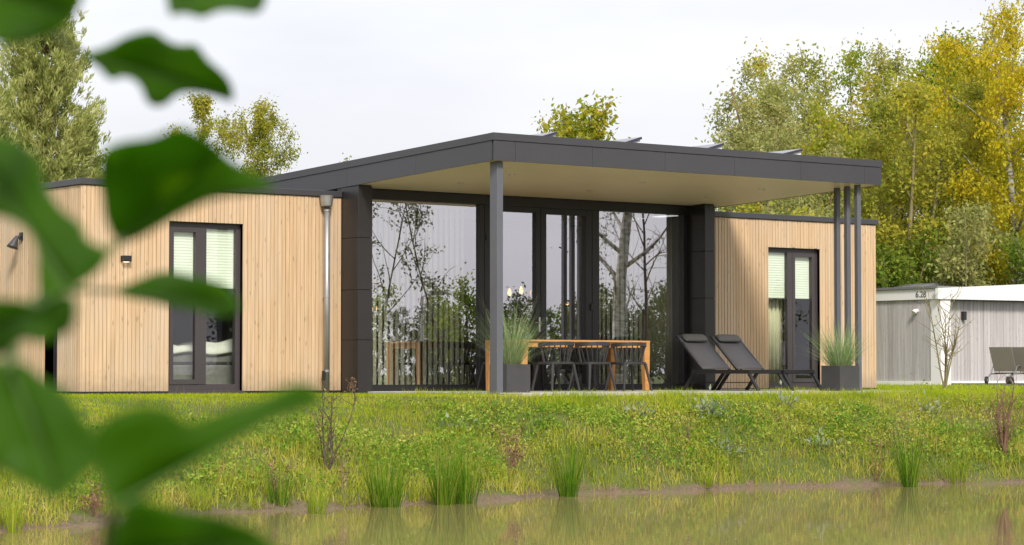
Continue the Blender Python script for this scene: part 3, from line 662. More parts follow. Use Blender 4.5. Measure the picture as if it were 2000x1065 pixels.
# ------------------------------------------------------------------ vegetation builders
def leaf_quads(P, size, droop=0., rng=RNG, aspect=.55, dirs=None):
    """one folded diamond per point"""
    n = len(P); d = rng.normal(0, 1, (n, 3)) if dirs is None else dirs+rng.normal(0, .45, (n, 3)); d[:, 2] -= droop
    d /= np.linalg.norm(d, axis=1)[:, None]+1e-9; s = np.cross(d, rng.normal(0, 1, (n, 3))); s /= np.linalg.norm(s, axis=1)[:, None]+1e-9
    nn = np.cross(d, s); L = size*rng.uniform(.6, 1.3, n)[:, None]; w = L*aspect
    V = np.stack([P, P+d*L*.45+s*w*.5+nn*L*.08, P+d*L, P+d*L*.45-s*w*.5+nn*L*.08], 1)
    return V.reshape(-1, 3), np.arange(n*4).reshape(n, 4)
DENS = {'autumn trees behind the neighbouring house': 1.75, 'thicket below the autumn trees': 1.3, 'trees behind the house': 1.4}
def zof(x, y): return float(height(np.array(x), np.array(y)))
def grow_path(p, d, L, n, up, jit, rng):
    pts = [np.array(p)]; d = np.array(d, float)
    for i in range(n):
        d = d+np.array([0, 0, up])/n+rng.normal(0, jit, 3); d /= np.linalg.norm(d); pts.append(pts[-1]+d*L/n)
    return pts, d
def tree(name, label, px, top, depth, rad, n_leaf, lsize, leaf, bark='bark', cb=.25, stems=1, lean=(0, 0), droop=.2, up=.5, tr=.12, shape='oval', seed=1, clump=.22, group='trees around the house', pos=None, hgt=None, twig=7, cat='tree', bare=0.):
    rng = np.random.default_rng(seed); n_leaf = int(n_leaf*DENS.get(group, 1)); lsize *= 1.15 if group in DENS else 1
    if pos is None:
        b_ = at(px, 729, depth); x, y = b_[0], b_[1]; H = at(px, top, depth)[2]
    else: x, y = pos; H = hgt
    z0 = zof(x, y)-.05; H = H-z0
    r_ = tag(empty(name, (x, y, z0)), label, cat, group); wood_ = MB(); anch = []; wts = []
    prof = {'oval': lambda u: (math.sin(PI*min(1, max(0, (u+.08)/1.12)))**.7), 'cone': lambda u: max(.08, 1-u)**.8, 'vase': lambda u: .35+.75*u if u < .8 else 1.4-u*.6, 'round': lambda u: math.sqrt(max(.02, 1-(2*u-.9)**2/1.3))}[shape]
    for s in range(stems):
        az = 2*PI*s/stems+rng.uniform(0, 1.5); sp = (0 if stems == 1 else rng.uniform(.08, .26))
        d0 = np.array([math.cos(az)*sp+lean[0], math.sin(az)*sp+lean[1], 1.]); d0 /= np.linalg.norm(d0); Hs = H*(1 if s == 0 else rng.uniform(.72, .95))
        tp, _ = grow_path((math.cos(az)*.1*(stems > 1), math.sin(az)*.1*(stems > 1), 0), d0, Hs/max(.8, d0[2]), 9, .1, .045, rng)
        sc = Hs/tp[-1][2]; tp = [np.array([p[0], p[1], p[2]*sc]) for p in tp]; R = tr*(1 if stems == 1 else .7)
        wood_.tube(tp, [R*(1-.92*i/9)+.006 for i in range(10)], 7)
        nb = max(7, int((11+H*1.1)/(1 if stems == 1 else stems**.6)))
        for k in range(nb):
            u = (k+rng.uniform(.1, .9))/nb; t_ = cb+(1-cb)*u*.97; f = t_*9; i = min(8, int(f)); p = tp[i]+(tp[i+1]-tp[i])*(f-i)
            a2 = k*2.39996+rng.uniform(-.4, .4); L = rad*prof(u)*rng.uniform(.7, 1.12)*(1 if stems == 1 else .7); el = rng.uniform(.25, .9)+.5*u*(shape != 'cone')
            d = np.array([math.cos(a2)*math.cos(el), math.sin(a2)*math.cos(el), math.sin(el)]); bp, dd = grow_path(p, d, L, 5, up, .09, rng)
            br = max(.008, R*(1-t_)*.45+.008); wood_.tube(bp, [br*(1-.85*j/5) for j in range(6)], 5)
            for j in range(twig):
                v = rng.uniform(.25, 1.0)*5; i2 = min(4, int(v)); q_ = bp[i2]+(bp[i2+1]-bp[i2])*(v-i2); L2 = max(.25, L*rng.uniform(.22, .48))
                d2 = rng.normal(0, 1, 3); d2 /= np.linalg.norm(d2); d2 = d2*.9+(bp[i2+1]-bp[i2])/np.linalg.norm(bp[i2+1]-bp[i2])*.8; d2 /= np.linalg.norm(d2)
                sp_, _ = grow_path(q_, d2, L2, 3, up*.5-droop, .12, rng); wood_.tube(sp_, [.008, .006, .005, .003], 4, False)
                if rng.uniform() >= bare: anch.append(np.array(sp_)); wts.append(L2)
    ks = H/max(1e-3, float(np.percentile(np.concatenate([a_.reshape(-1, 3) for a_ in anch])[:, 2], 99.85))) if anch else 1.
    if abs(ks-1) > .01:
        wood_.v = [(v[0]*(ks+1)/2, v[1]*(ks+1)/2, v[2]*ks) for v in wood_.v]; anch = [a_*np.array([(ks+1)/2, (ks+1)/2, ks]) for a_ in anch]
    wood_.build('trunk', bark, r_, 0, True)
    if n_leaf:
        A = np.array(anch); pr = np.array(wts); pr /= pr.sum(); ix = rng.choice(len(A), n_leaf, p=pr); v = np.clip(rng.uniform(.15, 3.0, n_leaf), 0, 2.999); i2 = v.astype(int); fr = (v-i2)[:, None]
        P = A[ix, i2]*(1-fr)+A[ix, i2+1]*fr; P = P+rng.normal(0, clump, P.shape)*rng.uniform(.2, 1, (n_leaf, 1)); P[:, 2] -= droop*rng.uniform(0, .5, n_leaf)
        V_, F_ = leaf_quads(P, lsize, droop*2, rng); link('crown', npmesh('crown', V_, F_), leaf, r_)
    return r_
def conifer(name, label, px, top, depth, rad, nbr, leaf, seed, pos=None, hgt=None, group='trees around the house', nl=1.0, bark='bark_red'):
    rng = np.random.default_rng(seed)
    if pos is None: b_ = at(px, 729, depth); x, y = b_[0], b_[1]; H = at(px, top, depth)[2]+.3
    else: x, y = pos; H = hgt
    r_ = tag(empty(name, (x, y, zof(x, y)-.05)), label, 'tree', group); wd = MB(); tp, _ = grow_path((0, 0, 0), (0, 0, 1), H, 9, .1, .012, rng)
    wd.tube(tp, [.19*(1-.95*i/9)+.01 for i in range(10)], 7); Vs, base = [], 0; PP, DD = [], []
    for k in range(nbr):
        u = ((k+rng.uniform())/nbr); t_ = .06+.93*u; f = t_*9; i = min(8, int(f)); p = tp[i]+(tp[i+1]-tp[i])*(f-i)
        L = rad*(1-u*.93)**.75*rng.uniform(.75, 1.1)+.15; az = k*2.39996+rng.uniform(-.5, .5); el = .1+.55*u
        bp, _ = grow_path(p, (math.cos(az)*math.cos(el), math.sin(az)*math.cos(el), math.sin(el)), L, 5, .75, .06, rng); wd.tube(bp, [.03*(1-t_)+.012, .022*(1-t_)+.01, .012, .009, .007, .004], 4, False)
        nt_ = int((5+L*7)*nl)
        for j in range(nt_):
            v = rng.uniform(.2, 1)*5; i2 = min(4, int(v)); q_ = bp[i2]+(bp[i2+1]-bp[i2])*(v-i2)+rng.normal(0, .16, 3)*(.5+.5*L/rad); dr = (bp[i2+1]-bp[i2]); dr = dr/np.linalg.norm(dr)+np.array([0, 0, .5])
            m_ = 26; PP.append(q_+rng.normal(0, .035, (m_, 3))+dr*rng.uniform(0, .2, (m_, 1))); DD.append(np.tile(dr, (m_, 1)))
    P = np.concatenate(PP); ks = H/float(np.percentile(P[:, 2], 99.9)); P[:, 2] *= ks; wd.v = [(v[0], v[1], v[2]*ks) for v in wd.v]; Dd = np.concatenate(DD); Dd /= np.linalg.norm(Dd, axis=1)[:, None]
    V_, F_ = leaf_quads(P, .15, -.1, rng, .22, Dd); wd.build('trunk', bark, r_, 0, True); link('crown', npmesh('crown', V_, F_), leaf, r_); return r_

# ------------------------------------------------------------------ trees behind the house
GB_ = 'trees behind the house'; GR = 'autumn trees behind the neighbouring house'
conifer('pine_tree', 'tall pale green conifer rising behind the left wing', 60, -8, 60, 3.0, 190, 'pine', 3, group=GB_)
conifer('pine_tree', 'lower pale green conifer at the left edge behind the pine', -70, 60, 56, 2.4, 110, 'pine', 5, group=GB_)
tree('deciduous_tree', 'small sparse leafy tree just right of the tall conifer', 200, 225, 66, 1.3, 2600, .12, 'willow', 'bark', cb=.3, tr=.06, seed=4, clump=.14, group=GB_)
tree('birch_tree', 'narrow golden green birch top, left one of two above the roof', 352, 172, 74, 1.6, 9000, .075, 'birchleaf', 'birch', cb=.3, droop=.55, up=.2, seed=11, clump=.13, tr=.09, group=GB_)
tree('birch_tree', 'broader golden green birch, right one of two above the roof', 468, 190, 74, 2.4, 15000, .075, 'birchleaf', 'birch', cb=.25, droop=.6, up=.2, seed=12, clump=.15, tr=.1, group=GB_)
tree('maple_tree', 'rounded green and yellow tree peeking over the main roof', 1112, 200, 64, 3.0, 10000, .14, 'maple', 'bark', cb=.3, seed=27, stems=3, clump=.26, tr=.14, shape='oval', group=GB_)
tree('maple_tree', 'lower leafy crown just left of the rounded tree over the roof', 1030, 222, 68, 2.0, 4500, .13, 'maple', 'bark', cb=.3, seed=29, stems=2, clump=.26, tr=.1, shape='oval', group=GB_)
tree('deciduous_tree', 'thin treetop twigs barely showing above the left roof slope', 640, 306, 70, 1.3, 900, .09, 'willow', 'bark', cb=.4, seed=22, clump=.12, tr=.06, group=GB_)
tree('willow_tree', 'grey green willow, leftmost of the autumn trees at right', 1478, 182, 66, 2.3, 9000, .095, 'willow', 'bark', cb=.10, stems=3, seed=31, clump=.22, tr=.14, shape='round', group=GR)
tree('willow_tree', 'airy tree with thin dark twigs beside the leftmost willow', 1552, 128, 72, 2.9, 9500, .10, 'willow', 'bark_red', cb=.15, stems=4, seed=32, clump=.24, tr=.14, shape='round', group=GR)
tree('willow_tree', 'grey green tree filling in between the two left willows', 1512, 158, 76, 2.6, 7000, .11, 'willow', 'bark', cb=.12, stems=3, seed=44, clump=.32, tr=.1, shape='oval', group=GR)
tree('deciduous_tree', 'olive tree between the airy willow and the tall olive tree', 1588, 108, 80, 3.0, 8000, .12, 'willow', 'bark', cb=.12, stems=3, seed=45, clump=.34, tr=.1, shape='oval', group=GR)
tree('deciduous_tree', 'yellow green tree behind the right end of the canopy', 1668, 96, 82, 3.0, 8000, .12, 'birchleaf', 'bark', cb=.12, stems=3, seed=46, clump=.34, tr=.1, shape='oval', group=GR)
tree('deciduous_tree', 'tall olive and yellow tree above the canopy end', 1628, 68, 74, 3.0, 12000, .11, 'autumn', 'bark', cb=.10, stems=4, seed=33, clump=.28, tr=.17, group=GR, shape='round')
tree('deciduous_tree', 'broad olive tree right of the canopy end', 1715, 86, 78, 3.6, 14000, .12, 'willow', 'bark', cb=.10, stems=4, seed=43, clump=.32, tr=.17, group=GR, shape='round')
tree('deciduous_tree', 'multi stemmed olive tree with pale leaning trunks', 1775, 92, 68, 2.4, 8500, .11, 'birchleaf', 'bark', cb=.30, stems=4, lean=(.07, -.04), seed=34, clump=.28, tr=.15, group=GR)
tree('deciduous_tree', 'dense green treetop behind the yellowing trees', 1858, 66, 86, 4.0, 13000, .15, 'green', 'bark', cb=.1, seed=35, clump=.34, tr=.16, group=GR, shape='round')
tree('deciduous_tree', 'orange tinged autumn tree behind the leaning trunks', 1815, 84, 80, 3.6, 14000, .12, 'autumn', 'bark', cb=.1, stems=3, seed=36, clump=.32, tr=.17, group=GR, shape='round')
tree('birch_tree', 'yellow weeping birch at the right edge of the view', 1985, 5, 68, 3.0, 15000, .095, 'yellow', 'birch', cb=.12, droop=.7, up=.15, seed=37, clump=.24, tr=.17, group=GR, shape='round')
tree('deciduous_tree', 'yellow green tree left of the weeping birch', 1915, 44, 74, 3.2, 14000, .11, 'birchleaf', 'bark', cb=.1, stems=3, seed=38, clump=.3, tr=.17, group=GR, shape='round')
tree('deciduous_tree', 'dense tree filling the gap beyond the right frame edge', 2080, 40, 72, 3.4, 10000, .13, 'autumn', 'bark', cb=.08, stems=2, seed=39, clump=.32, tr=.14, group=GR, shape='round')
for k, (p_, tp_, d_, r_, lf, n_, lb) in enumerate(((1480, 372, 62, 2.2, 'autumn', 5000, 'low brownish thicket seen under the canopy edge'), (1600, 352, 64, 2.2, 'willow', 5500, 'tangled low thicket behind the three slim posts'), (1735, 440, 66, 1.9, 'green', 7000, 'dark green understory bush right of the house corner'), (1815, 455, 68, 2.0, 'green', 7500, 'dark leafy bush above the white fascia'), (1885, 400, 66, 1.7, 'willow', 7000, 'pale greyish yellow shrub above the neighbouring roof'), (1965, 350, 70, 2.1, 'yellow', 8000, 'bright yellow shrub low at the right edge'), (1690, 300, 82, 3.0, 'autumn', 8000, 'olive mid height tree behind the house corner'), (1540, 280, 82, 3.0, 'willow', 7000, 'grey green mid height tree behind the canopy end'), (2040, 420, 66, 2.2, 'green', 5000, 'green shrub beyond the right frame edge'), (1920, 250, 84, 3.0, 'green', 9000, 'deep green tree behind the yellow shrub'))):
    tree('shrub' if 'tree' not in lb else 'deciduous_tree', lb, p_, tp_, d_, r_, n_, .11, lf, 'bark', cb=.04, stems=5 if 'tree' not in lb else 2, seed=50+k, clump=.26, tr=.06, shape='round', group='thicket below the autumn trees', cat='shrub' if 'tree' not in lb else 'tree')

# trees and lamp on the camera's side, mirrored in the glass front
def mirrored(px, depth):
    p = at(px, 729, depth); return (p[0], -p[1])
def mtop(px, y, depth): return at(px, y, depth)[2]
GM = 'trees across the pond, mirrored in the glass'
tree('birch_tree', 'white barked birch mirrored in the right pane', 0, 0, 0, 3.0, 1800, .07, 'drab', 'birch', cb=.22, seed=61, clump=.2, tr=.17, pos=mirrored(1212, 51), hgt=9.5, group=GM, lean=(-.02, .02), up=.3, bare=.45, twig=6)
tree('young_tree', 'slender leafy sapling mirrored in the left pane', 0, 0, 0, .9, 700, .07, 'drab', 'bark_dark', cb=.25, seed=62, clump=.1, tr=.03, twig=4, bare=.2, pos=mirrored(890, 47), hgt=4.0, group=GM)
tree('young_tree', 'arching young tree mirrored at the left glass edge', 0, 0, 0, 1.9, 1200, .075, 'drab', 'bark_dark', cb=.2, seed=63, clump=.12, tr=.035, twig=3, pos=mirrored(712, 47), hgt=4.2, group=GM, bare=.4)
tree('young_tree', 'bare leaning sapling mirrored beside the birch', 0, 0, 0, 1.5, 250, .06, 'drab', 'bark_dark', cb=.2, seed=64, clump=.1, tr=.05, pos=mirrored(1262, 53), hgt=5.5, group=GM, bare=.8)
for k, (p_, y_, d_) in enumerate(((705, 560, 120), (775, 545, 110), (845, 585, 125), (905, 545, 115), (985, 575, 120), (1055, 585, 115), (1120, 575, 125), (1180, 560, 110), (1245, 570, 120), (1305, 540, 108), (1365, 545, 118), (1430, 555, 112), (1500, 560, 118), (640, 560, 118), (470, 540, 110), (560, 555, 118))):
    lb = 'dark %s tree across the pond, %s from the left in its row' % (('bushy', 'broad', 'low')[k % 3], 'fourth fifth sixth seventh eighth ninth tenth eleventh twelfth thirteenth fourteenth fifteenth last third first second'.split()[k])
    if k % 4 == 1: conifer('pine_tree', lb.replace('tree', 'pine'), 0, 0, 0, 2.2, 46, 'drab', 70+k, pos=mirrored(p_, d_), hgt=mtop(p_, y_-14, d_), group=GM, nl=.35, bark='bark_dark')
    else: tree('deciduous_tree', lb, 0, 0, 0, 2.6, 4200, .2, 'drab' if k % 3 else 'green', 'bark_dark', cb=.03, stems=3, seed=70+k, clump=.4, tr=.09, shape='round', pos=mirrored(p_, d_), hgt=mtop(p_, y_, d_), group=GM)
mp_ = mirrored(826, 70); lp = tag(empty('street_lamp', (mp_[0], mp_[1], -.75)), 'slim street lamp across the pond, mirrored in left pane', 'street lamp')
hl = mtop(826, 580, 70)+.75; MB().tube([(0, 0, 0), (0, 0, hl)], [.06, .04], 8).build('pole', 'zinc', lp); MB().tube([(0, 0, hl), (.25, 0, hl+.1), (.55, 0, hl+.1)], .03, 6).build('arm', 'zinc', lp); MB().box(.3, .85, -.12, .12, hl+.08, hl+.17).build('lamp_head', 'roof2', lp, .02)

# ------------------------------------------------------------------ neighbouring house at the right
NB = tag(empty('neighbour_house', tuple(at(1838, 729, 62)[:2])+(-.05,)), 'grey boarded chalet with white frame and number beside it', 'house')
nb = np.array(NB.location)
def nloc(p): return tuple(np.array(p)-nb)
cz = lambda px, y: at(px, y, 62)[2]-nb[2]
Zt0, Zb0 = cz(1838, 563), cz(1838, 584)
nw = MB().box(.0, .12, .1, 6, .0, Zt0-.05).build('side_wall', 'grey_board', NB); nf = MB().box(.12, 9, .25, .37, 0, Zt0-.1).build('front_wall', 'grey_board', NB)
bmz = MB().box(-.03, 0, .003, .107, .12, Zb0).mesh('board', .004); bfz = MB().box(.003, .122, .22, .25, .12, Zb0-.02).mesh('board', .004)
for i in range(52): link('board', bmz, 'grey_board', nw, (random.uniform(-.003, .003), .32+i*.11, 0))
for i in range(66): link('board', bfz, 'grey_board', nf, (.34+i*.125, random.uniform(-.004, .004), 0))
MB().box(-.05, .32, -.05, .31, 0, Zb0-.002).build('corner_post', 'white', NB, .004)
MB().box(-.06, .11, .312, 6.1, -.05, .118).build('plinth', 'white', NB); MB().box(.322, 9.1, .18, .30, -.05, .118).build('plinth', 'white', NB)
MB().box(-.09, .2, .0, 6.1, Zb0, Zt0).build('fascia', 'white', NB); fl = MB()
q0, q1, q2_, q3 = [np.array(onp(a_, b_, 1, nb[1]-.1))-nb for a_, b_ in ((1832, 563), (2300, 542), (2300, 594), (1832, 584))]
fl.v = [tuple(v) for v in (q0, q1, q2_, q3)]+[(v[0], v[1]+.09, v[2]) for v in (q0, q1, q2_, q3)]; fl.f = [(0, 1, 2, 3), (7, 6, 5, 4), (0, 4, 5, 1), (1, 5, 6, 2), (2, 6, 7, 3), (3, 7, 4, 0)]; fl.build('fascia', 'white', NB)
rz = MB(); rz.box(-.14, 9.2, -.02, 6.2, Zt0+.003, Zt0+.06); rz.build('roof', 'roof2', NB)
MB().tube([(1.2, 3.2, Zt0), (1.2, 3.2, Zt0+.34)], .07, 10).build('flue', 'zinc', NB)
rr = MB(); rr.v = [(.9, 2.0, Zt0+.06), (9, 2.0, Zt0+.06), (9, 6, Zt0+.06), (.9, 6, Zt0+.06), (2.3, 2.4, Zt0+.26), (9, 2.4, Zt0+.26), (9, 5.6, Zt0+.26), (2.3, 5.6, Zt0+.26)]; rr.f = [(0, 1, 5, 4), (1, 2, 6, 5), (2, 3, 7, 6), (3, 0, 4, 7), (4, 5, 6, 7)]; rr.build('raised_roof', 'roof2', NB)
tcu = bpy.data.curves.new('number', 'FONT'); tcu.body = '6.28'; tcu.size = .22; tcu.extrude = .004; tob = bpy.data.objects.new('tmp', tcu); COL.objects.link(tob)
bpy.context.view_layer.update(); tme = bpy.data.meshes.new_from_object(tob.evaluated_get(bpy.context.evaluated_depsgraph_get())); bpy.data.objects.remove(tob)
tme.materials.clear(); tn = link('house_number', tme, 'ink', NB, (-.096, .78, Zb0+.06)); tn.rotation_euler = (PI/2, 0, -PI/2)
MB().tube([(-.03, .78, Zb0-.28), (-.12, .78, Zb0-.3), (-.16, .78, Zb0-.34)], [.05, .06, .07], 10).build('security_lamp', 'white', NB)
MB().box(.98, 1.08, .10, .219, Zb0-.52, Zb0-.30).build('wall_lamp', 'black', NB, .01)
dk = MB(); dk.box(.5, 9, -4.2, .17, -.06, .06); dk = dk.build('neighbour_deck', 'roof2'); dk.location = nb; tag(dk, 'low grey deck in front of the neighbouring chalet', 'deck')
def nlounger(px, label):
    q = onp(px, 745, 2, .012); d_ = 58; q = at(px, 745, d_); r_ = tag(empty('wheeled_lounger', (q[0], q[1], .011)), label, 'sun lounger', 'wheeled loungers on the neighbouring deck'); r_.rotation_euler.z = .35
    for s in (-.3, .3):
        w_ = MB().tube([(0, s-.02, .09), (0, s+.02, .09)], .09, 16).build('wheel', 'rubber', r_); MB().tube([(0, s-.025, .09), (0, s+.025, .09)], .035, 10).build('hub', 'zinc', w_)
        MB().tube([(0, s, .09), (.25, s, .24), (1.7, s, .26)], .018, 6).build('side_rail', 'roof2', r_)
        MB().tube([(.3, s, .25), (.42, s, .42), (.62, s, .44), (.85, s, .26)], .014, 6).build('armrest', 'roof2', r_); MB().bar((1.6, s, .26), (1.75, s, 0), .03, .03).build('leg', 'roof2', r_)
    MB().bar((.45, 0, .30), (.12, 0, .88), .56, .015, (0, 0, 1)).build('back_sling', 'taupe', r_); MB().box(.46, 1.7, -.28, .28, .262, .278).build('seat_sling', 'taupe', r_)
nlounger(1950, 'taupe wheeled lounger on the far deck, left one at frame edge'); nlounger(1992, 'taupe wheeled lounger on the far deck, cut by frame edge')

# ------------------------------------------------------------------ foreground branch with leaves
def chaikin(p, n=2):
    p = np.array(p, float)
    for _ in range(n): q = np.roll(p, -1, 0); p = np.stack([.75*p+.25*q, .25*p+.75*q], 1).reshape(-1, 2)
    return p
LEAVES = [ # outline in photo pixels, base, tip, distance, curl
 ([(-60, -60), (170, -60), (157, 0), (132, 45), (100, 62), (60, 78), (0, 80), (-60, 60)], (-80, -30), (140, 30), .95, .10),
 ([(325, -60), (520, -60), (512, 0), (495, 24), (455, 16), (418, 20), (395, 34), (372, 26), (350, 26), (333, 34)], (470, -70), (335, 30), 1.15, .1),
 ([(162, 108), (215, 96), (250, 76), (300, 67), (322, 86), (348, 96), (380, 92), (397, 120), (432, 146), (447, 168), (450, 198), (420, 187), (380, 178), (345, 178), (322, 202), (290, 200), (276, 160), (245, 146), (220, 157), (198, 130), (170, 116)], (170, 110), (447, 190), 1.2, .18),
 ([(204, 352), (212, 302), (252, 286), (300, 280), (340, 262), (366, 257), (412, 280), (442, 312), (482, 336), (535, 356), (490, 370), (420, 380), (370, 402), (320, 432), (270, 462), (238, 472), (215, 432), (211, 390)], (238, 470), (430, 300), 1.05, .22),
 ([(-50, 262), (0, 276), (42, 290), (72, 322), (82, 362), (108, 412), (152, 440), (157, 470), (208, 492), (182, 532), (132, 562), (88, 584), (74, 542), (76, 484), (50, 440), (0, 418), (-50, 410)], (130, 560), (-40, 300), 1.0, .15),
 ([(226, 568), (260, 556), (300, 540), (330, 534), (390, 547), (432, 556), (464, 590), (458, 612), (430, 618), (380, 604), (350, 602), (300, 588), (250, 582)], (228, 569), (462, 604), 1.15, .1),
 ([(-40, 585), (0, 590), (40, 588), (76, 602), (122, 572), (148, 588), (137, 640), (110, 652), (82, 667), (42, 655), (10, 690), (-40, 690)], (120, 575), (-30, 660), .92, .15),
 ([(-60, 700), (0, 712), (46, 712), (76, 745), (122, 768), (152, 820), (196, 872), (172, 915), (132, 952), (112, 976), (80, 952), (40, 932), (0, 908), (-60, 890)], (20, 712), (115, 970), .85, .15),
 ([(196, 850), (240, 815), (290, 800), (340, 808), (372, 838), (430, 808), (500, 790), (550, 762), (590, 752), (624, 782), (600, 800), (540, 816), (480, 842), (420, 878), (370, 904), (320, 936), (290, 965), (240, 996), (212, 965), (194, 905)], (222, 992), (612, 776), .84, .16),
 ([(222, 1120), (228, 1050), (242, 1008), (282, 984), (330, 1000), (400, 1008), (452, 1020), (502, 1040), (560, 1085), (500, 1130)], (215, 1090), (520, 1060), .9, .12)]
BR = tag(empty('alder_branch', tuple(at(0, 900, 1.0))), 'out of focus green alder leaves on a twig close to the lens', 'branch')
bo = np.array(BR.location)
for k, (poly, base, tip, dd, curl) in enumerate(LEAVES):
    P = chaikin(poly, 2); base, tip = np.array(base, float), np.array(tip, float); ax = tip-base; L = np.linalg.norm(ax); ax /= L; nrm = np.array([-ax[1], ax[0]])
    cc_ = P.mean(0); P = cc_+(P-cc_)*1.05; P = P+nrm*((P-base)@nrm)[:, None]*.08; rel = P-base; u = np.clip(rel@ax, .02*L, .98*L); mid = base+u[:, None]*ax; rings = []; sl_ = (-1)**k*.25
    def pt(q2d):
        r2 = q2d-base; a_, b_ = r2@ax/L, r2@nrm/L; dz = dd*(1+.06*(a_-.5)*sl_*4-curl*.25*b_*b_*2+.02*math.sin(a_*9+k)*abs(b_))
        return at(q2d[0], q2d[1], dz)-bo
    Vs = []
    for f in (1, .72, .4, 0): Vs += [pt(mid[i]+(P[i]-mid[i])*f) for i in range(len(P))]
    n = len(P); F = [[r_*n+i, r_*n+(i+1) % n, (r_+1)*n+(i+1) % n, (r_+1)*n+i] for r_ in range(3) for i in range(n)]
    lf = link('leaf', npmesh('leaf', Vs, F, True), 'alder', BR); md = lf.modifiers.new('s', 'SOLIDIFY'); md.thickness = .0004
    rib = MB().tube([pt(base+ax*L*s)+np.array(FW)*-.0012 for s in np.linspace(0, .95, 9)], [.0009*(1-.7*s) for s in np.linspace(0, 1, 9)], 6).build('midrib', 'alder_rib', lf)
def twig(pts, r0, r1): n = len(pts); MB().tube([at(*p)-bo for p in pts], [r0+(r1-r0)*i/(n-1) for i in range(n)], 8).build('stem', 'alder_stem', BR, 0, True)
twig([(190, 1250, .95), (205, 1100, .92), (215, 1000, .88), (222, 985, .85)], .0030, .0018)
twig([(-80, 1150, .95), (-40, 900, .94), (5, 740, .93), (22, 690, .94), (28, 640, .96), (60, 595, .98), (130, 558, 1.0), (190, 505, 1.02), (240, 468, 1.05)], .0040, .0016)
twig([(22, 700, .93), (20, 712, .85)], .0016, .0014); twig([(110, 566, .99), (170, 566, 1.07), (228, 569, 1.15)], .0014, .0012); twig([(205, 1100, .92), (215, 1090, .9)], .0015, .0012)
twig([(-200, -40, .95), (-80, -30, .95), (60, 40, 1.05), (170, 110, 1.2)], .0020, .0012); twig([(640, -160, 1.2), (470, -70, 1.15)], .0020, .0014)

# ------------------------------------------------------------------ grass, herbs and reeds on the bank
def scatter(n, x0, x1, y0, y1, rng=RNG):
    x = rng.uniform(x0, x1, n); y = rng.uniform(y0, y1, n); t_ = bank_t(x, y)
    k = (t_ > .0) & ~((x > -.02) & (x < XE+.02) & (y > -.045)) & ~((x > 4.36) & (x < 11.75) & (y > -4.14))
    return x[k], y[k], t_[k]
def pnoise(x, y, s, ph=0): return (np.sin(x*s+1.3*np.sin(y*s*.7+ph))+np.sin(y*s*1.3+1.7*np.sin(x*s*.6+ph*2)))*.25+.5
def strew(x, y, hgt, wid, lean, rng=RNG, seg=2):
    n = len(x); z = height(x, y)-.004; az = rng.uniform(0, 2*PI, n); th = np.abs(rng.normal(0, lean, n)); P = np.stack([x, y, z], 1)
    d = np.stack([np.cos(az), np.sin(az), np.zeros(n)], 1); ph = rng.uniform(0, 2*PI, n); s = np.stack([np.cos(ph), np.sin(ph), np.zeros(n)], 1); hv = np.array([0, 0, 1.])
    m1 = P+d*(np.sin(th)*hgt*.5)[:, None]+hv*(np.cos(th)*hgt*.55)[:, None]; th2 = th*1.9
    tp = m1+d*(np.sin(th2)*hgt*.5)[:, None]+hv*(np.cos(th2)*hgt*.45)[:, None]; w_ = (wid*.5)[:, None]
    V = np.stack([P-s*w_, P+s*w_, m1+s*w_*.8, m1-s*w_*.8, tp+s*w_*.08, tp-s*w_*.08], 1).reshape(-1, 3); b0 = np.arange(n)*6
    F = np.concatenate([np.stack([b0, b0+1, b0+2, b0+3], 1), np.stack([b0+3, b0+2, b0+4, b0+5], 1)]); return V, F
# lawn on the upper part
x, y, t_ = scatter(300000, -8, 17, -9.5, 1.0); r = RNG.uniform(0, 1, len(x)); k = (t_ > .50+.22*pnoise(x, y, 1.9)*1.0-.15*(x < 3)) & (t_ < 1.9); x, y, t_ = x[k], y[k], t_[k]
front = (x > 4.1) & (x < 12.2) & (y > -5.1)
hg = RNG.uniform(.025, .055, len(x))+front*RNG.uniform(.01, .075, len(x))*(.5+pnoise(x, y, 3)); V_, F_ = strew(x, y, hg, RNG.uniform(.004, .008, len(x)), .45)
tag(link('lawn_grass', npmesh('lawn_grass', V_, F_), 'lawn'), 'bright green lawn grass along the terrace and left wing', 'grass', kind='stuff')
# lawn to the side and behind, thinner
x, y, t_ = scatter(42000, 11.7, 48, -6, 20); k = t_ > .6; x, y = x[k], y[k]; V_, F_ = strew(x, y, RNG.uniform(.03, .08, len(x)), RNG.uniform(.008, .016, len(x)), .4)
tag(link('side_lawn_grass', npmesh('side_lawn_grass', V_, F_), 'lawn'), 'lawn grass between the house and the neighbouring chalet', 'grass', kind='stuff')
# rough grass on the slope
x, y, t_ = scatter(250000, -8.5, 16, -11, -1); pn = pnoise(x, y, 2.6, 1); k = (t_ > .07*pnoise(x, y, 4, 2)**2-.01) & (t_ < .9-.3*(x < 2.5)) & (RNG.uniform(0, 1, len(x)) < .45+.6*pn+.35*(t_ < .4)); x, y, t_ = x[k], y[k], t_[k]
hg = RNG.uniform(.05, .16, len(x))*(.5+pnoise(x, y, 3.3, 3))*np.clip(1.25-t_*.75, .4, 1.2); V_, F_ = strew(x, y, hg, RNG.uniform(.004, .009, len(x))*np.where(t_ < .45, 1.35, 1), .55)
tag(link('rough_grass', npmesh('rough_grass', V_, F_), 'rough'), 'rough yellow green grass on the pond bank', 'grass', kind='stuff')
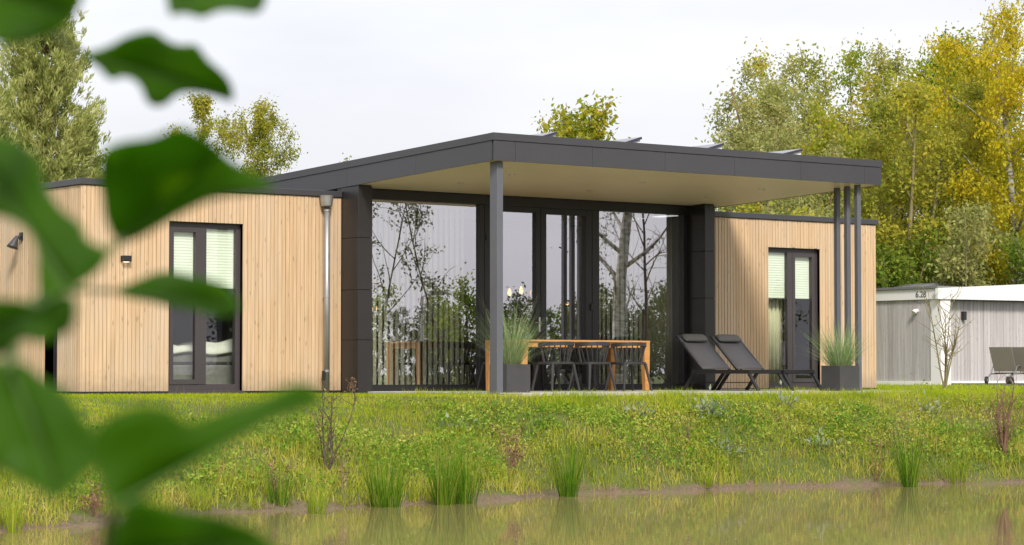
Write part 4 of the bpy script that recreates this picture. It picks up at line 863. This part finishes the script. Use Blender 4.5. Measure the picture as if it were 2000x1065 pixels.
# leafy herbs: short stems with small leaves, in patches
def herbs(n, mat, name, label, lo, hi, hmax, lsize, s, ph, thr, xr=(-8.5, 16)):
    x, y, t_ = scatter(n, xr[0], xr[1], -11, -1); pn = pnoise(x, y, s, ph); k = (t_ > lo+.05*pnoise(x, y, 5, 1)) & (t_ < hi-.38*(x < 2.5)-.22*(x >= 2.5)+.10*(pnoise(x, y, 2.2, 7)-.5)) & (pn+RNG.normal(0, .12, len(x)) > thr); x, y = x[k], y[k]; m_ = 9
    hh = hmax*RNG.uniform(.25, 1, len(x))*(.5+pnoise(x, y, s*1.7, ph+1))*np.clip(1.35-1.25*t_[k], .3, 1.2); z = height(x, y)
    P = np.repeat(np.stack([x, y, z], 1), m_, 0); f = RNG.uniform(.1, 1, len(P)); P[:, 2] += f*np.repeat(hh, m_); P[:, :2] += RNG.normal(0, .035, (len(P), 2))
    V_, F_ = leaf_quads(P, lsize, -.15, RNG, .5); tag(link(name, npmesh(name, V_, F_), mat), label, 'plants', kind='stuff')
herbs(30000, 'herb', 'bank_herbs', 'low leafy weeds covering the pond bank', .05, .90, .26, .048, 1.7, 0, .34)
herbs(15000, 'rough', 'pale_herbs', 'pale yellow green flowering weeds on the bank', .15, .92, .30, .036, 2.3, 4, .46, (3, 16))
herbs(13000, 'dry', 'dry_weeds', 'brown withered weeds along the waterline', .03, .5, .26, .022, 2.9, 2, .55)
# flattened matted grass and fallen straw
x, y, t_ = scatter(60000, -8.5, 16, -11, -1); k = (t_ > .0) & (t_ < .6) & (RNG.uniform(0, 1, len(x)) < 1.1-t_*1.3); x, y = x[k], y[k]
V_, F_ = strew(x, y, RNG.uniform(.08, .22, len(x)), RNG.uniform(.004, .008, len(x)), .95); tag(link('matted_grass', npmesh('matted_grass', V_, F_), 'straw'), 'flattened straw and matted grass low on the bank', 'grass', kind='stuff')
# fallen stalks and dry stems
x, y, t_ = scatter(9000, -8.5, 16, -11, -1); k = (t_ > .03) & (t_ < .75) & (RNG.uniform(0, 1, len(x)) < .2+.8*(pnoise(x, y, 1.3, 5) > .55)); x, y = x[k], y[k]
V_, F_ = strew(x, y, RNG.uniform(.12, .42, len(x)), RNG.uniform(.003, .006, len(x)), .3); tag(link('dry_stalks', npmesh('dry_stalks', V_, F_), 'dry'), 'dry straw coloured stalks standing on the bank', 'plants', kind='stuff')
# rush clumps
def bank_at(px, py):
    """walk along the pixel ray until it meets the terrain"""
    r_ = ray(px, py)
    for d_ in np.arange(17, 60, .02):
        p = CAM+r_*d_
        if p[2] <= max(float(height(p[0], p[1])), -1.2): return p
    return CAM+r_*40
RU = [(388, 992, .34, .12, 90, 'rush_bright', 'small yellow green sedge tuft below the big leaf'), (618, 1003, .36, .10, 110, 'rush_bright', 'bright green sedge tuft in the water left of the rushes'), (752, 990, .55, .17, 230, 'rush', 'broad brownish green rush clump left of the tall rushes'), (868, 986, .68, .12, 190, 'rush', 'tall green rush clump at the waterline, left of a pair'), (910, 984, .66, .12, 170, 'rush', 'tall green rush clump at the waterline, right of a pair'), (1110, 970, .66, .11, 170, 'rush', 'slim dark green rush clump standing alone at mid bank'), (1776, 951, .72, .10, 150, 'rush', 'dark upright rush clump in the water at right'), (1865, 942, .42, .14, 90, 'rush_bright', 'loose light green sedge tuft at the right waterline'), (24, 1040, .62, .08, 40, 'rush_bright', 'few bright reed blades at the lower left edge'), (1378, 950, .26, .10, 70, 'rush_bright', 'small bright tuft on the bank below the loungers'), (545, 985, .40, .10, 90, 'rush', 'thin brown tipped rush tuft behind the bright sedge')]
for k, (pxx, pyy, L, rad, n, mt, lb) in enumerate(RU):
    p = bank_at(pxx, pyy); V_, F_ = blades(n, rad, L, .13, .008, 6, .9, np.random.default_rng(200+k), .22); tag(link('rush_clump', npmesh('rush_clump', V_, F_, True), mt, None, (p[0], p[1], max(-1.22, p[2]-.02))), lb, 'rushes', 'rush and sedge clumps along the bank')
# bare saplings and dead stems
def bush(name, label, pxx, pyy, H, spread, nst, mat, seed, leaf=None, nleaf=0, group='bare saplings on the bank', pos=None, r0=.008):
    rng = np.random.default_rng(seed); p = bank_at(pxx, pyy) if pos is None else pos; r_ = tag(empty(name, (p[0], p[1], p[2]-.02)), label, 'sapling', group); m_ = MB(); ends = []
    for s in range(nst):
        az = rng.uniform(0, 2*PI); sp = spread*rng.uniform(.2, 1); L = H*rng.uniform(.6, 1) if s else H
        bp, _ = grow_path((rng.normal(0, .02), rng.normal(0, .02), 0), (math.cos(az)*sp, math.sin(az)*sp, 1), L, 7, .25, .06, rng); m_.tube(bp, [r0*(1-.8*i/7) for i in range(8)], 5, False)
        for j in range(int(6+H*4)):
            v = rng.uniform(.25, 1)*7; i2 = min(6, int(v)); q_ = bp[i2]+(bp[i2+1]-bp[i2])*(v-i2); d2 = rng.normal(0, 1, 3)*np.array([1, 1, .3])+np.array([0, 0, .9]); d2 /= np.linalg.norm(d2)
            sp_, _ = grow_path(q_, d2, L*rng.uniform(.12, .32), 3, .3, .1, rng); m_.tube(sp_, [r0*.4, r0*.3, r0*.24, r0*.15], 4, False); ends += sp_[1:]
    m_.build('stems', mat, r_)
    if nleaf:
        E_ = np.array(ends); P = E_[rng.integers(0, len(E_), nleaf)]+rng.normal(0, .012, (nleaf, 3)); V_, F_ = leaf_quads(P, .035, 0, rng); link('leaves', npmesh('leaves', V_, F_), leaf, r_)
bush('sapling', 'bare dark twiggy sapling on the bank below the downpipe', 640, 925, 1.05, .28, 7, 'bark_dark', 301, 'dry', 90, r0=.011)
bush('dead_shrub', 'brown dead weed thicket on the bank right of the rushes', 1005, 925, .62, .5, 9, 'bark_red', 302, 'dry', 260, r0=.005)
bush('dead_shrub', 'small brown dead weed in front of the dark column', 690, 775, .30, .4, 6, 'bark_red', 303, 'dry', 50, r0=.003)
bush('sapling', 'reddish bare shrub at the right edge of the bank', 1962, 890, 1.15, .42, 15, 'bark_red', 304, 'dry', 140, r0=.010)
bush('dead_shrub', 'thin reddish dead stems at the water left of the dark rushes', 1712, 945, .62, .16, 4, 'bark_red', 305, 'dry', 60, r0=.005)
bush('sapling', 'upright leafy stem rising behind the dark rush clump', 1757, 905, 1.15, .10, 3, 'bark', 306, 'herb', 150, r0=.006)
bush('dead_shrub', 'thin dry stem standing on the bank near the loungers', 1342, 870, .42, .15, 3, 'bark_red', 307, 'dry', 20, r0=.004)
bush('sapling', 'pale thin dead stems by the water left of mid bank', 672, 985, .72, .16, 4, 'bark', 308, 'dry', 60, r0=.004)
bush('dead_shrub', 'straggly brown weed at the left of the bare sapling', 540, 975, .50, .35, 7, 'bark_red', 309, 'dry', 120, r0=.004)
bush('dead_shrub', 'tangle of dry stems at the lower left waterline', 180, 1010, .40, .7, 12, 'bark_red', 311, 'dry', 160, r0=.004)
pp = at(1842, 729, 47); bush('sapling', 'slender bare tree in front of the neighbouring chalet', 0, 0, 2.0, .30, 6, 'bark', 310, 'herb', 90, pos=np.array([pp[0], pp[1], -.05]), r0=.02)
# grey leaved rosettes
def rosette(pxx, pyy, n, rad, h, label, seed):
    rng = np.random.default_rng(seed); p = bank_at(pxx, pyy); P = rng.normal(0, rad, (n, 3)); P[:, 2] = np.abs(rng.normal(0, h, n)); d = P/np.linalg.norm(P, axis=1)[:, None]
    V_, F_ = leaf_quads(P, .075, -.3, rng, .45, d*1.2); r_ = tag(empty('grey_leaved_plant', (p[0], p[1], p[2])), label, 'plant', 'grey leaved plants on the bank'); f_ = link('foliage', npmesh('foliage', V_, F_), 'herb_grey', r_); f_['kind'] = 'stuff'; MB().tube([(0, 0, -.03), (0, 0, h)], [.008, .004], 6).build('stem', 'herb_grey', r_)
rosette(1385, 815, 150, .11, .12, 'large grey green leafy plant on bank below the loungers', 401); rosette(1410, 885, 70, .09, .07, 'grey green plant halfway down the bank', 402)
rosette(1535, 800, 80, .09, .11, 'grey green plant at the bank top below the lounger foot', 403); rosette(1600, 880, 70, .10, .08, 'pale grey plant on the bank below the right planter', 404); rosette(1250, 815, 60, .08, .08, 'small grey green plant below the table', 405); rosette(890, 840, 60, .12, .06, 'flat grey green plant on bank above the rushes', 406); rosette(1815, 810, 60, .1, .1, 'grey green plant near the bank top at right', 407)
# specks floating on the water
n = 260; d_ = RNG.uniform(19, 32, n); pxs = RNG.uniform(-50, 2050, n); P = np.array([onp(a_, 729.5+1.46*FPX/b_, 2, -1.196) for a_, b_ in zip(pxs, d_)]); V_ = []
for p in P:
    a_ = RNG.uniform(0, PI); s = RNG.uniform(.008, .022); c_, s_ = math.cos(a_)*s, math.sin(a_)*s; V_ += [(p[0]-c_, p[1]-s_, -1.1955), (p[0]+s_*.5, p[1]-c_*.5, -1.1945), (p[0]+c_, p[1]+s_, -1.1955), (p[0]-s_*.5, p[1]+c_*.5, -1.195)]
tag(link('floating_leaves', npmesh('floating_leaves', V_, np.arange(n*4).reshape(n, 4)), 'litter'), 'tiny dead leaves floating on the pond', 'leaves', kind='stuff')
